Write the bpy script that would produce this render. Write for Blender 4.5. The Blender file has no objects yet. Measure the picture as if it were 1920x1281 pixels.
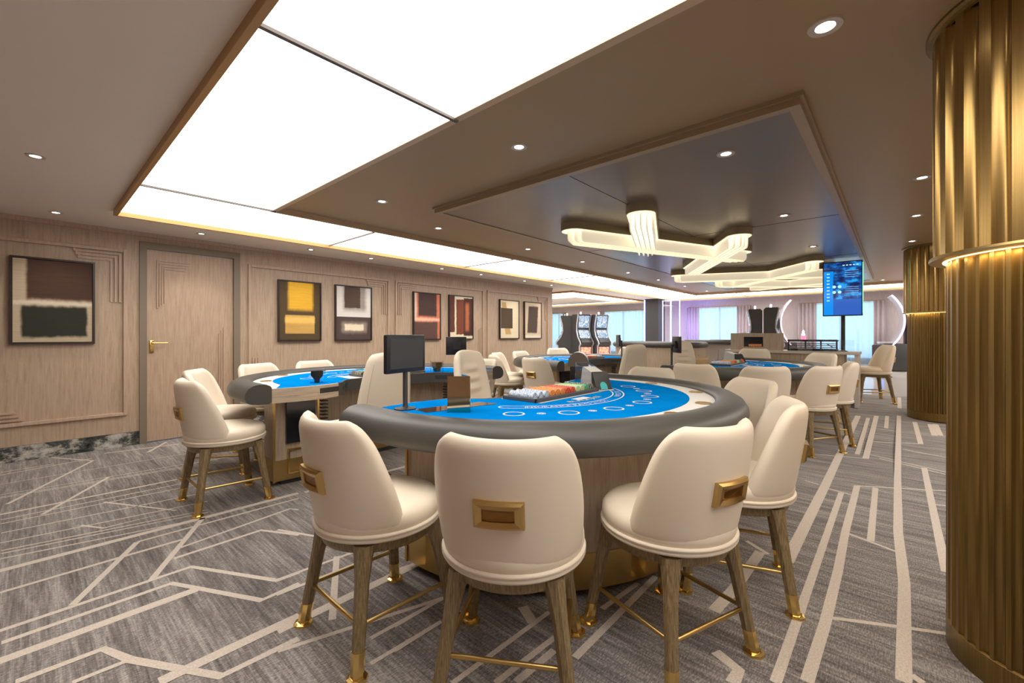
import bpy, bmesh, math, random
from mathutils import Vector, Matrix
C = bpy.context.scene.collection
sc = bpy.context.scene
PI = math.pi
random.seed(7)

# ------------------------------------------------------------------ camera, world, exposure
YAW = math.radians(41.7)
cd = bpy.data.cameras.new('camera'); cam = bpy.data.objects.new('camera', cd); C.objects.link(cam)
cd.sensor_width = 36; cd.lens = 808/1920*36; cd.shift_y = -12.5/1920; cd.clip_start = .05
cam.location = (0, 0, 1.2); cam.rotation_euler = (PI/2, 0, YAW-PI/2)
sc.camera = cam
sc.view_settings.view_transform = 'Standard'; sc.view_settings.look = 'None'
sc.view_settings.exposure = 0.85; sc.view_settings.gamma = 1; sc.view_settings.use_curve_mapping = False
w = bpy.data.worlds.new('daylight'); sc.world = w; w.use_nodes = True
wn = w.node_tree; bg = wn.nodes['Background']
sky = wn.nodes.new('ShaderNodeTexSky'); sky.sky_type = 'HOSEK_WILKIE'; sky.turbidity = 3; sky.ground_albedo = .5
sky.sun_direction = (-.5, -.3, .8)
wn.links.new(sky.outputs[0], bg.inputs[0]); bg.inputs[1].default_value = 5.0
PANEL = 2.7      # luminous ceiling strength
SPOT = 9.0       # downlight watts

# ------------------------------------------------------------------ materials
def mat(name, col=(.5,.5,.5), rough=.5, metal=0, emit=None, estr=0, spec=.5, coat=0, trans=0, alpha=1, sheen=0):
    m = bpy.data.materials.new(name); m.use_nodes = True
    b = m.node_tree.nodes['Principled BSDF']
    b.inputs['Base Color'].default_value = (*col, 1); b.inputs['Roughness'].default_value = rough
    b.inputs['Metallic'].default_value = metal; b.inputs['Specular IOR Level'].default_value = spec
    b.inputs['Coat Weight'].default_value = coat; b.inputs['Coat Roughness'].default_value = .15
    b.inputs['Transmission Weight'].default_value = trans; b.inputs['Alpha'].default_value = alpha
    b.inputs['Sheen Weight'].default_value = sheen
    if emit: b.inputs['Emission Color'].default_value = (*emit, 1); b.inputs['Emission Strength'].default_value = estr
    return m
class NT:
    def __init__(s, m): s.m = m; s.t = m.node_tree; s.b = s.t.nodes['Principled BSDF']
    def n(s, typ, **kw):
        o = s.t.nodes.new(typ)
        for k, v in kw.items(): setattr(o, k, v)
        return o
    def l(s, a, b): s.t.links.new(a, b)
    def coord(s, kind='Object', scale=(1,1,1)):
        tc = s.n('ShaderNodeTexCoord'); mp = s.n('ShaderNodeMapping'); mp.inputs['Scale'].default_value = scale
        s.l(tc.outputs[kind], mp.inputs[0]); return mp.outputs[0]
    def noise(s, vec, scale=5, detail=3, rough=.5):
        o = s.n('ShaderNodeTexNoise'); o.inputs['Scale'].default_value = scale; o.inputs['Detail'].default_value = detail
        o.inputs['Roughness'].default_value = rough; s.l(vec, o.inputs['Vector']); return o.outputs['Fac']
    def ramp(s, fac, stops):
        o = s.n('ShaderNodeValToRGB'); e = o.color_ramp.elements
        while len(e) < len(stops): e.new(.5)
        for i, (p, c) in enumerate(stops): e[i].position = p; e[i].color = (*c, 1)
        s.l(fac, o.inputs[0]); return o.outputs[0]
    def mix(s, f, a, b, mode='MIX'):
        o = s.n('ShaderNodeMix', data_type='RGBA', blend_type=mode)
        for sock, v in ((o.inputs[0], f), (o.inputs[6], a), (o.inputs[7], b)):
            if hasattr(v, 'links') or isinstance(v, bpy.types.NodeSocket): s.l(v, sock)
            elif isinstance(v, (int, float)): sock.default_value = v
            else: sock.default_value = (*v, 1)
        return o.outputs[2]
    def math(s, op, a, b=0, c=0):
        o = s.n('ShaderNodeMath', operation=op)
        for i, v in enumerate((a, b, c)):
            if isinstance(v, bpy.types.NodeSocket): s.l(v, o.inputs[i])
            else: o.inputs[i].default_value = v
        return o.outputs[0]
    def bump(s, h, strength=.3, dist=.01):
        o = s.n('ShaderNodeBump'); o.inputs['Strength'].default_value = strength; o.inputs['Distance'].default_value = dist
        s.l(h, o.inputs['Height']); s.l(o.outputs[0], s.b.inputs['Normal'])

def wood(name, c0, c1, c2, scale=(14,14,1.1), rough=.45, kind='Object'):
    m = mat(name, rough=rough); k = NT(m); v = k.coord(kind, scale)
    f = k.noise(v, 4, 4, .6); f2 = k.noise(k.coord(kind, tuple(a*7 for a in scale)), 5, 2)
    f3 = k.math('ADD', k.math('MULTIPLY', f, .75), k.math('MULTIPLY', f2, .25))
    k.l(k.ramp(f3, [(.32, c0), (.5, c1), (.68, c2)]), k.b.inputs['Base Color'])
    k.bump(f3, .08, .004); return m
M = {}
M['wall_wood'] = wood('pale_oak_veneer', (.40,.285,.20), (.50,.37,.265), (.58,.44,.325))
M['mould'] = wood('pale_oak_moulding', (.46,.325,.235), (.54,.39,.29), (.60,.44,.33))
M['door_wood'] = wood('door_oak', (.42,.29,.205), (.51,.365,.26), (.58,.43,.32))
M['table_wood'] = wood('table_veneer', (.36,.27,.19), (.48,.37,.27), (.57,.46,.35))
M['apron_wood'] = wood('apron_veneer', (.34,.26,.19), (.50,.40,.30), (.60,.50,.39), scale=(1.2,1.2,26))
M['dark_wood'] = wood('recess_veneer', (.16,.10,.055), (.22,.145,.08), (.28,.19,.11))
M['leg_wood'] = wood('weathered_oak_leg', (.13,.085,.035), (.235,.165,.08), (.36,.27,.15), scale=(40,40,3), rough=.4)
M['backwall'] = wood('mauve_veneer', (.50,.42,.42), (.57,.49,.48), (.62,.54,.53))
M['ceil_grey'] = mat('ceiling_paint_greige', (.90,.80,.69), .6)
M['ceil_bronze'] = mat('bronze_ceiling_paint', (.40,.27,.135), .42, .05)
M['coffer'] = mat('satin_taupe_ceiling_panel', (.25,.195,.14), .28, .2)
k = NT(M['coffer']); v = k.coord('Object', (.8,2.2,1)); k.bump(k.noise(v, 1.2, 1), .12, .05)
M['coffer_trim'] = mat('coffer_trim_bronze', (.42,.30,.18), .4, .2)
M['edge_trim'] = mat('light_gold_edge_trim', (.62,.45,.28), .4, .15)
M['seam'] = mat('ceiling_seam', (.05,.04,.03), .6)
M['gold_trim'] = mat('gold_light_trim', (.45,.25,.085), .4, .35)
M['panel'] = mat('luminous_ceiling_panel', (.8,.8,.8), .8, emit=(1,.95,.87), estr=PANEL)
M['panel_far'] = mat('luminous_ceiling_panel_far', (.8,.8,.8), .8, emit=(1,.95,.88), estr=PANEL)
M['panel_bar'] = mat('panel_divider', (.12,.10,.09), .5)
M['lamp'] = mat('downlight_lens', (1,1,1), .5, emit=(1,.95,.88), estr=9)
M['lamp_ring'] = mat('downlight_bezel', (.62,.53,.45), .4)
M['cream'] = mat('cream_leather', (.84,.735,.60), .42, spec=.4)
k = NT(M['cream']); v = k.coord(); k.bump(k.noise(v, 260, 2), .06, .002)
M['cream_dark'] = mat('cream_welt', (.66,.56,.43), .45)
M['brass'] = mat('polished_brass', (.78,.55,.20), .2, 1)
M['brass_satin'] = mat('satin_brass', (.62,.43,.17), .33, 1)
M['brass_dark'] = mat('dark_brass_pocket', (.30,.15,.045), .35, 1)
M['grey_pad'] = mat('grey_armrest_leather', (.078,.075,.070), .42, spec=.4)
k = NT(M['grey_pad']); v = k.coord(); k.bump(k.noise(v, 220, 2), .05, .002)
M['white_felt'] = mat('white_felt', (.78,.76,.73), .9, sheen=.3)
M['blue_felt'] = mat('blue_felt', (.001,.17,.60), 1, spec=.0)
k = NT(M['blue_felt']); v = k.coord()
k.l(k.ramp(k.noise(v, 6, 3), [(.3, (.0012,.19,.60)), (.7, (.002,.23,.68))]), k.b.inputs['Base Color'])
M['print_white'] = mat('felt_print_white', (.75,.78,.82), .9)
M['print_yellow'] = mat('felt_print_yellow', (.80,.66,.28), .9)
M['black'] = mat('black_plastic', (.018,.018,.02), .35)
M['black_soft'] = mat('black_powder_coat', (.03,.03,.032), .5)
M['glass_black'] = mat('smoked_glass_panel', (.012,.014,.02), .08)
M['screen_off'] = mat('monitor_glass', (.045,.048,.05), .22)
M['mirror_bronze'] = mat('bronze_mirror', (.52,.42,.29), .06, 1)
M['inset_glass'] = mat('inset_bronze_glass', (.35,.29,.22), .05, .9)
M['acrylic'] = mat('clear_acrylic', (.95,.97,1), .03, trans=1, spec=.5)
M['acrylic'].node_tree.nodes['Principled BSDF'].inputs['IOR'].default_value = 1.3
M['white'] = mat('white_card_stock', (.82,.82,.80), .5)
M['teal'] = mat('teal_card_back', (.05,.48,.47), .4)
M['red'] = mat('red_card_back', (.75,.10,.06), .4)
for n, c, e in (('white', (.78,.82,.86), (.25,.45,.75)), ('orange', (.85,.26,.05), (.95,.45,.15)), ('red', (.72,.05,.03), (.85,.2,.1)),
                ('lime', (.55,.75,.35), (.75,.85,.55)), ('green', (.02,.35,.16), (.3,.6,.4)), ('black', (.03,.03,.03), (.5,.45,.35))):
    m = mat('chips_'+n, c, .4); k = NT(m); v = k.coord('Object', (1,1,1))
    wv = k.n('ShaderNodeTexWave'); wv.inputs['Scale'].default_value = 48; wv.wave_type = 'BANDS'; wv.bands_direction = 'Y'; k.l(v, wv.inputs[0])
    nz = k.noise(v, 120, 1)
    k.l(k.mix(k.ramp(nz, [(.5, (0,0,0)), (.56, (1,1,1))]), c, e), k.b.inputs['Base Color']); k.bump(wv.outputs[1], .6, .002)
    M['chip_'+n] = m
M['tray'] = mat('chip_tray_grey', (.10,.095,.09), .4, .2)
M['steel'] = mat('brushed_steel', (.35,.33,.31), .3, 1)
M['marble_dark'] = mat('marble_baseboard', rough=.15); k = NT(M['marble_dark']); v = k.coord('Object', (1.6,1,2.2))
k.l(k.ramp(k.noise(v, 2.6, 9, .72), [(.36, (.012,.016,.016)), (.47, (.09,.095,.09)), (.52, (.36,.34,.30)), (.6, (.62,.60,.57))]), k.b.inputs['Base Color'])
M['marble_light'] = mat('polished_light_marble', (.62,.58,.55), .08)
M['stone'] = mat('counter_stone', (.62,.56,.50), .25)
M['doorframe'] = mat('door_frame_taupe', (.235,.185,.13), .5)
M['frame'] = mat('espresso_picture_frame', (.035,.020,.016), .35)
M['col_gold'] = mat('fluted_bronze', (.40,.26,.09), .25, .9)
k = NT(M['col_gold']); v = k.coord('Object', (60,60,1.2)); f = k.noise(v, 3, 3)
k.l(k.ramp(f, [(.3, (.34,.215,.07)), (.7, (.43,.285,.105))]), k.b.inputs['Base Color'])
M['col_low'] = mat('fluted_bronze_lower', (.40,.265,.09), .34, .8)
k = NT(M['col_low']); v = k.coord('Object', (60,60,1.2)); f = k.noise(v, 3, 3)
k.l(k.ramp(f, [(.3, (.20,.125,.035)), (.7, (.28,.18,.06))]), k.b.inputs['Base Color'])
M['led_warm'] = mat('warm_led_strip', (1,1,1), .5, emit=(1,.70,.30), estr=2.5)
M['led_blue'] = mat('blue_led_edge', (1,1,1), .5, emit=(.35,.45,1), estr=2.5)
M['led_purple'] = mat('purple_led_edge', (1,1,1), .5, emit=(.5,.42,1), estr=2.2)
M['led_green'] = mat('green_led_edge', (1,1,1), .5, emit=(.1,.9,.5), estr=1.2)
M['led_pink'] = mat('pink_led_edge', (1,1,1), .5, emit=(1,.45,.6), estr=1.5)
M['fin'] = mat('frosted_light_fin', (.9,.86,.75), .4, emit=(1,.86,.60), estr=.27)
M['fin_hot'] = mat('light_tray_glow', (.9,.9,.8), .5, emit=(1,.84,.55), estr=.55)
M['fixture'] = mat('champagne_light_housing', (.36,.29,.175), .45, .4)
M['drape'] = mat('mauve_drape', (.52,.44,.46), .85)
M['slot_side'] = mat('slot_cabinet_side', (.045,.045,.048), .4)
M['slot_edge'] = mat('slot_silver_edge', (.62,.60,.62), .3, .5)
M['slot_back'] = mat('slot_curved_back', (.55,.50,.52), .3, .3)
M['slot_screen'] = mat('slot_screen_blue', (.02,.03,.05), .15, emit=(.22,.36,.52), estr=.8)
k = NT(M['slot_screen']); v = k.coord('Object', (1,14,5)); 
k.l(k.ramp(k.noise(v, 4, 3), [(.4, (.10,.22,.34)), (.55, (.35,.42,.5)), (.62, (.85,.85,.88))]), k.b.inputs['Emission Color'])
M['slot_art'] = mat('slot_belly_artwork', (.4,.1,.1), .3, emit=(.9,.25,.2), estr=.7)
k = NT(M['slot_art']); v = k.coord('Object', (3,8,8)); k.l(k.ramp(k.noise(v, 2, 1), [(.42, (.8,.08,.12)), (.55, (.95,.7,.2)), (.7, (.5,.1,.5))]), k.b.inputs['Emission Color'])
M['chair_dark'] = mat('charcoal_upholstery', (.10,.09,.11), .7)
M['blue_glow'] = mat('blue_stool_accent', (.01,.12,.6), .3, emit=(.0,.2,.9), estr=.7)
M['lantern'] = mat('beacon_lamp', (.9,.6,.5), .3, emit=(1,.62,.45), estr=1.6)
M['lantern_red'] = mat('beacon_red_band', (.8,.1,.2), .3, emit=(.9,.15,.3), estr=1.0)
# sheer curtain: lets daylight through
m = bpy.data.materials.new('sheer_curtain'); m.use_nodes = True; t = m.node_tree; t.nodes.clear()
o_ = t.nodes.new('ShaderNodeOutputMaterial'); a_ = t.nodes.new('ShaderNodeBsdfTranslucent'); b_ = t.nodes.new('ShaderNodeBsdfDiffuse')
c_ = t.nodes.new('ShaderNodeBsdfTransparent'); m1 = t.nodes.new('ShaderNodeMixShader'); m2 = t.nodes.new('ShaderNodeMixShader')
a_.inputs[0].default_value = (.78,.90,.96,1); b_.inputs[0].default_value = (.62,.76,.84,1); c_.inputs[0].default_value = (.7,.88,1,1)
m1.inputs[0].default_value = .3; m2.inputs[0].default_value = .22
t.links.new(a_.outputs[0], m1.inputs[1]); t.links.new(b_.outputs[0], m1.inputs[2]); t.links.new(m1.outputs[0], m2.inputs[1]); t.links.new(c_.outputs[0], m2.inputs[2]); t.links.new(m2.outputs[0], o_.inputs[0])
M['sheer'] = m
m = bpy.data.materials.new('window_glass'); m.use_nodes = True; t = m.node_tree; t.nodes.clear()
o_ = t.nodes.new('ShaderNodeOutputMaterial'); a_ = t.nodes.new('ShaderNodeBsdfTransparent'); b_ = t.nodes.new('ShaderNodeBsdfGlossy'); m1 = t.nodes.new('ShaderNodeMixShader')
b_.inputs[1].default_value = .02; m1.inputs[0].default_value = .07; a_.inputs[0].default_value = (.95,.98,1,1)
t.links.new(a_.outputs[0], m1.inputs[1]); t.links.new(b_.outputs[0], m1.inputs[2]); t.links.new(m1.outputs[0], o_.inputs[0])
M['glass'] = m
# carpet
m = M['carpet'] = mat('streaked_grey_carpet', rough=.95, sheen=.2); k = NT(m)
fa = k.noise(k.coord('Object', (75,3.2,1)), 1, 4, .75)      # short yarn streaks running across the room
fb = k.noise(k.coord('Object', (16,1.1,1)), 1, 3, .6)
fc = k.noise(k.coord('Object', (1.3,.55,1)), 1, 2)
fd = k.noise(k.coord('Object', (1,1,1)), 240, 1)
fe = k.noise(k.coord('Object', (55,190,1)), 1, 2, .6)    # short dashes of yarn along the room
s_ = k.math('ADD', k.math('MULTIPLY', fa, .36), k.math('ADD', k.math('MULTIPLY', fb, .24), k.math('ADD', k.math('MULTIPLY', fc, .10), k.math('ADD', k.math('MULTIPLY', fd, .08), k.math('MULTIPLY', fe, .30)))))
k.l(k.ramp(s_, [(.44, (.060,.050,.049)), (.535, (.18,.158,.152)), (.64, (.42,.39,.37))]), k.b.inputs['Base Color']); k.bump(s_, .3, .006)
m = M['carpet_line'] = mat('oatmeal_carpet_line', (.52,.46,.41), .95, sheen=.2); k = NT(m)
k.l(k.ramp(k.noise(k.coord('Object'), 150, 2), [(.3, (.50,.43,.37)), (.7, (.66,.58,.51))]), k.b.inputs['Base Color'])

# ------------------------------------------------------------------ mesh helpers
def obj(name, bm, m, parent=None, smooth=None, mods=None):
    me = bpy.data.meshes.new(name); bmesh.ops.recalc_face_normals(bm, faces=bm.faces); bm.to_mesh(me); bm.free()
    ms = m if isinstance(m, (list, tuple)) else [m]
    for x in ms: me.materials.append(x)
    if smooth is not None:
        me.polygons.foreach_set('use_smooth', [True]*len(me.polygons))
        if smooth < 3: me.set_sharp_from_angle(angle=smooth)
    o = bpy.data.objects.new(name, me); C.objects.link(o)
    if parent: o.parent = parent
    if mods:
        for kw in mods:
            md = o.modifiers.new(kw['t'], kw['t'])
            for a, v in kw.items():
                if a != 't': setattr(md, a, v)
    return o
def BM(): return bmesh.new()
def bx(bm, x0, x1, y0, y1, z0, z1, bev=0, rot=None, mi=0, seg=2):
    g = bmesh.ops.create_cube(bm, size=1); vs = g['verts']
    mt = Matrix.Translation(((x0+x1)/2, (y0+y1)/2, (z0+z1)/2)) @ Matrix.Diagonal((x1-x0, y1-y0, z1-z0, 1))
    bmesh.ops.transform(bm, matrix=mt, verts=vs)
    fs = set(f for v in vs for f in v.link_faces)
    if bev:
        es = list(set(e for v in vs for e in v.link_edges))
        r = bmesh.ops.bevel(bm, geom=es, offset=bev, segments=seg, affect='EDGES', profile=.5)
        vs = list(set(v for f in r['faces'] for v in f.verts) | set(v for v in vs if v.is_valid)); fs = set(f for v in vs for f in v.link_faces)
    if rot: bmesh.ops.transform(bm, matrix=rot, verts=list(set(v for f in fs for v in f.verts)))
    for f in fs: f.material_index = mi
    return vs
def cyl(bm, x, y, z0, z1, r, r2=None, n=32, mi=0):
    lathe(bm, [(0, z0), (r, z0), (r if r2 is None else r2, z1), (0, z1)], n, (x, y), mi)
def lathe(bm, prof, n=32, c=(0,0), mi=0, a0=0, a1=2*PI):
    rings = []; full = abs(a1-a0-2*PI) < 1e-6
    for r, z in prof:
        if r < 1e-6: rings.append([bm.verts.new((c[0], c[1], z))])
        else: rings.append([bm.verts.new((c[0]+r*math.cos(a0+(a1-a0)*i/n), c[1]+r*math.sin(a0+(a1-a0)*i/n), z)) for i in range(n if full else n+1)])
    for a, b in zip(rings, rings[1:]):
        m_ = max(len(a), len(b)); rng = range(m_ if full else m_-1)
        if len(a) == len(b) == 1: continue
        for i in rng:
            j = (i+1) % m_
            if len(a) == 1: f = (a[0], b[j], b[i])
            elif len(b) == 1: f = (a[i], a[j], b[0])
            else: f = (a[i], a[j], b[j], b[i])
            try: bm.faces.new(f).material_index = mi
            except ValueError: pass
def prism(bm, pts, z0, z1, mi=0):
    a = [bm.verts.new((x, y, z0)) for x, y in pts]; b = [bm.verts.new((x, y, z1)) for x, y in pts]; n = len(pts)
    fs = [bm.faces.new(a[::-1]), bm.faces.new(b)] + [bm.faces.new((a[i], a[(i+1)%n], b[(i+1)%n], b[i])) for i in range(n)]
    for f in fs: f.material_index = mi
def prism_axis(bm, pts, a0, a1, axis='y', mi=0):     # pts in the plane across the axis
    def P(u, v, t): return {'y': (u, t, v), 'x': (t, u, v)}[axis]
    a = [bm.verts.new(P(x, z, a0)) for x, z in pts]; b = [bm.verts.new(P(x, z, a1)) for x, z in pts]; n = len(pts)
    fs = [bm.faces.new(a[::-1]), bm.faces.new(b)] + [bm.faces.new((a[i], a[(i+1)%n], b[(i+1)%n], b[i])) for i in range(n)]
    for f in fs: f.material_index = mi
def tube(bm, pts, r, n=10, mi=0, closed=False, rads=None):
    pts = [Vector(p) for p in pts]; rings = []; N = len(pts); up = Vector((0,0,1))
    for i, p in enumerate(pts):
        if closed: d = pts[(i+1)%N]-pts[i-1]
        else: d = pts[min(i+1, N-1)]-pts[max(i-1, 0)]
        d.normalize(); u = up if abs(d.dot(up)) < .95 else Vector((1,0,0))
        a = d.cross(u).normalized(); b = d.cross(a).normalized(); rr = rads[i] if rads else r
        rings.append([bm.verts.new(p+a*rr*math.cos(2*PI*k/n)+b*rr*math.sin(2*PI*k/n)) for k in range(n)])
    R = list(zip(rings, rings[1:])) + ([(rings[-1], rings[0])] if closed else [])
    for a, b in R:
        for k in range(n): bm.faces.new((a[k], a[(k+1)%n], b[(k+1)%n], b[k])).material_index = mi
    if not closed: bm.faces.new(rings[0][::-1]).material_index = mi; bm.faces.new(rings[-1]).material_index = mi
def sweep(bm, path, prof, mi=0, caps=True):    # path: [(x,y)], prof: [(outward offset, z)]
    N = len(path); rings = []
    for i, (x, y) in enumerate(path):
        x0, y0 = path[max(i-1, 0)]; x1, y1 = path[min(i+1, N-1)]
        dx, dy = x1-x0, y1-y0; L = math.hypot(dx, dy); nx, ny = -dy/L, dx/L
        rings.append([bm.verts.new((x+nx*d, y+ny*d, z)) for d, z in prof])
    n = len(prof)
    for a, b in zip(rings, rings[1:]):
        for k in range(n): bm.faces.new((a[k], a[(k+1)%n], b[(k+1)%n], b[k])).material_index = mi
    if caps: bm.faces.new(rings[0][::-1]).material_index = mi; bm.faces.new(rings[-1]).material_index = mi
def poly(bm, pts, z, mi=0):
    f = bm.faces.new([bm.verts.new((x, y, z)) for x, y in pts]); f.material_index = mi; return f
def tag(o, label, cat, group=None):
    o['label'] = label; o['category'] = cat
    if group: o['group'] = group
    return o
def struct(name, bm, m, parent=None, **kw):
    o = obj(name, bm, m, parent, **kw)
    if not parent: o['kind'] = 'structure'
    return o
def empty(name, loc=(0,0,0), rz=0):
    o = bpy.data.objects.new(name, None); C.objects.link(o); o.location = loc; o.rotation_euler = (0,0,rz); o.empty_display_size = .1; return o
def copy_tree(o, parent=None):
    c = o.copy(); C.objects.link(c); c.parent = parent
    for ch in list(KIDS(o)): copy_tree(ch, c)
    return c
def KIDS(o): return [x for x in list(C.objects) if x.parent == o]
def letters(text, size, fn, bm, mi=0, z=.0):     # flat lettering; fn(u) -> (x, y, angle)
    cu = bpy.data.curves.new('lettering', 'FONT'); cu.size = size; cu.resolution_u = 2; x = 0
    for ch in text:
        if ch == ' ': x += size*.35; continue
        cu.body = ch; o = bpy.data.objects.new('lettering', cu); me = o.to_mesh()
        xs = [v.co.x for v in me.vertices]; wd = (max(xs)-min(xs)) if xs else 0; x0 = min(xs) if xs else 0
        px, py, an = fn(x+wd/2); mt = Matrix.Translation((px, py, z)) @ Matrix.Rotation(an, 4, 'Z') @ Matrix.Translation((-x0-wd/2, 0, 0))
        vs = [bm.verts.new(mt @ v.co) for v in me.vertices]
        for p in me.polygons:
            try: bm.faces.new([vs[i] for i in p.vertices]).material_index = mi
            except ValueError: pass
        o.to_mesh_clear(); bpy.data.objects.remove(o); x += wd+size*.12
    bpy.data.curves.remove(cu); return x
SUB = [dict(t='SUBSURF', levels=1, render_levels=2)]

def fz(x): return max(0, .05*(x-6))

# ------------------------------------------------------------------ room shell
WY = 6.20; XE = 14.7; XM = -2.6; YM = -3.2; YX = 12.0; ZC = 2.33; ZB = 2.37; WE = 8.42
bm = BM()
xs = [XM] + [-2+i*.5 for i in range(0, 21)]; xs = [XM, 0, 3, 6, 9.6]
def fl(bm, x0, x1, y0, y1, mi=0):
    vs = [bm.verts.new((x, y, fz(x))) for x, y in ((x0,y0),(x1,y0),(x1,y1),(x0,y1))]; bm.faces.new(vs).material_index = mi
fl(bm, XM, 6, YM, YX); fl(bm, 6, 9.6, YM, YX); fl(bm, 9.6, XE+.1, YM, YX, 2)
LINES = [([(-0.1, 3.4), (1.36, 3.38)], 0.045),
 ([(-0.07, 2.46), (0.53, 2.46)], 0.05),
 ([(-0.07, 2.6), (0.46, 2.61), (0.7, 2.14), (0.87, 2.15)], 0.03),
 ([(-0.08, 2.71), (0.56, 2.72), (0.81, 2.25), (0.91, 2.25)], 0.028),
 ([(-0.09, 3.11), (0.37, 3.12), (0.6, 3.12)], 0.025),
 ([(-0.03, 2.27), (0.19, 2.26), (0.25, 2.11), (0.45, 1.77), (0.71, 1.76)], 0.032),
 ([(0.1, 2.12), (0.26, 2.11)], 0.022),
 ([(0.3, 1.9), (0.38, 1.9), (0.77, 1.9)], 0.05),
 ([(0.13, 2.73), (0.42, 3.28)], 0.03),
 ([(0.4, 2.72), (0.76, 3.39)], 0.03),
 ([(0.52, 2.89), (0.95, 2.91), (1.08, 2.67)], 0.025),
 ([(0.57, 3.01), (1.2, 3.12), (1.23, 3.06)], 0.02),
 ([(0.42, 3.28), (1.32, 3.27)], 0.02),
 ([(-0.13, 4.46), (0.82, 4.45)], 0.03),
 ([(-0.1, 4.7), (0.41, 5.71), (0.15, 6.16)], 0.025),
 ([(0.06, 4.25), (0.45, 4.95)], 0.025),
 ([(-0.16, 5.71), (0.41, 5.82)], 0.02),
 ([(-0.16, 5.83), (0.15, 5.84)], 0.02),
 ([(0.51, 5.98), (1.1, 5.88)], 0.03),
 ([(0.81, 5.7), (1.03, 6.1)], 0.03),
 ([(-0.12, 4.33), (1, 4.29)], 0.014),
 ([(-0.12, 4.24), (0.97, 4.17)], 0.014),
 ([(-0.11, 4.04), (0.92, 3.92)], 0.014),
 ([(-0.11, 3.85), (0.86, 3.7)], 0.014),
 ([(-0.1, 3.71), (0.82, 3.52)], 0.014),
 ([(-0.1, 3.66), (0.81, 3.47)], 0.014),
 ([(-0.1, 3.58), (0.79, 3.37)], 0.014),
 ([(-0.14, 5.01), (0.99, 4.92)], 0.01),
 ([(-0.14, 4.94), (0.97, 4.84)], 0.01),
 ([(-0.14, 4.91), (0.96, 4.8)], 0.01),
 ([(-0.15, 5.36), (1.07, 5.35)], 0.01),
 ([(0.22, 3.83), (0.31, 3.67), (0.67, 3.67), (0.36, 4.24)], 0.018),
 ([(7.9, -0.03), (4.83, -0.01), (3.51, -0.01), (2.82, -0.03), (2.01, -0.02)], 0.045),
 ([(7.62, 0.39), (5.37, 0.42), (4.24, 0.42), (2.67, 0.43)], 0.06),
 ([(4.1, 0.31), (3.22, 0.31), (2.67, 0.31), (2.12, 0.31), (1.71, 0.31)], 0.035),
 ([(4.38, 0.23), (3.3, 0.23), (2.75, 0.22), (2.2, 0.22), (1.79, 0.23)], 0.04),
 ([(4.42, 0.12), (3.26, 0.11)], 0.035),
 ([(4.38, 0.23), (4.69, -0.29)], 0.02),
 ([(3.29, 0.21), (3.19, -0.01)], 0.022),
 ([(2.26, 0.21), (2.39, -0.03), (2.46, -0.17)], 0.022),
 ([(5.37, -0.19), (4.28, -0.19), (3.53, -0.19), (3.08, -0.19)], 0.04),
 ([(5.61, 0.2), (5.33, -0.33)], 0.02),
 ([(5.49, 0.12), (5.24, -0.32)], 0.02),
 ([(4.25, 0.56), (4.21, 0.46)], 0.02),
 ([(4.16, 0.41), (4.1, 0.24)], 0.02),
 ([(7.54, 0.28), (5.53, 0.29)], 0.04),
 ([(7.74, 0.2), (5.4, 0.22)], 0.05),
 ([(5.25, 0.61), (5.4, 0.22)], 0.02),
 ([(7.81, 0.09), (7.01, 0.09)], 0.04),
 ([(6.94, 0.19), (6.91, -0.02)], 0.02),
 ([(6.23, 0.2), (6.42, -0.21)], 0.02),
 ([(7.57, -0.18), (6.41, -0.2)], 0.045),
 ([(7.53, -0.32), (6.9, -0.33)], 0.05),
 ([(7.57, -0.37), (6.94, -0.38)], 0.05),
 ([(6.08, -0.05), (5.97, -0.37)], 0.02),
 ([(2.69, 0.56), (2.21, 0.57), (1.98, 0.59)], 0.05),
 ([(2.78, 0.65), (2.69, 0.52)], 0.025),
 ([(1.73, 0.51), (1.69, 0.42), (1.61, 0.42)], 0.045),
 ([(2.07, -0.04), (2.05, -0.07)], 0.03),
 ([(4.25, -0.19), (4.28, -0.26)], 0.02),
 ([(1, 1.54), (1.25, 1.54)], 0.02),
 ([(0.92, 1.42), (1.15, 1.42)], 0.02),
 ([(0.97, 1.14), (1.5, 1.12)], 0.022),
 ([(1.07, 1.03), (1.39, 1.01)], 0.025),
 ([(1.12, 0.98), (1.33, 0.97)], 0.03),
 ([(1.45, 1.23), (1.4, 1.13)], 0.045),
 ([(1.35, 0.89), (2.07, 0.89)], 0.03),
 ([(1.67, 0.96), (1.96, 0.93)], 0.025),
 ([(0.67, 1.87), (1.55, 1.87)], 0.05),
 ([(0.81, 2.26), (1.23, 2.23)], 0.02),
 ([(0.76, 2.13), (1.18, 2.11)], 0.02),
 ([(0.63, 1.75), (1.26, 1.54)], 0.022),
 ([(0.9, 1.55), (1.26, 1.54)], 0.02),
 ([(0.83, 1.43), (1.14, 1.42)], 0.02),
 ([(1.51, 2.12), (1.39, 1.87), (1.26, 1.89)], 0.04),
 ([(1.11, 2.26), (0.85, 1.77)], 0.03),
 ([(1.02, 2.84), (1.14, 2.57)], 0.02)]
LINES += [([(-.2, 2.9+.0), (-1.5, 2.9)], .03), ([(1.4, 3.36), (3.2, 3.3)], .045), ([(2.6, 5.35), (6, 5.3)], .02), ([(1.0, 4.9), (5, 4.8)], .02), ([(1.2,5.35),(2.6,5.35)], .02),
          ([(9.5, -.04), (8.5, -.04)], .045), ([(3.0,3.9),(6.0,2.6)], .03), ([(3.6,2.9),(8,2.9)], .03), ([(3.6,3.2),(8,3.2)], .02)]
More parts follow.
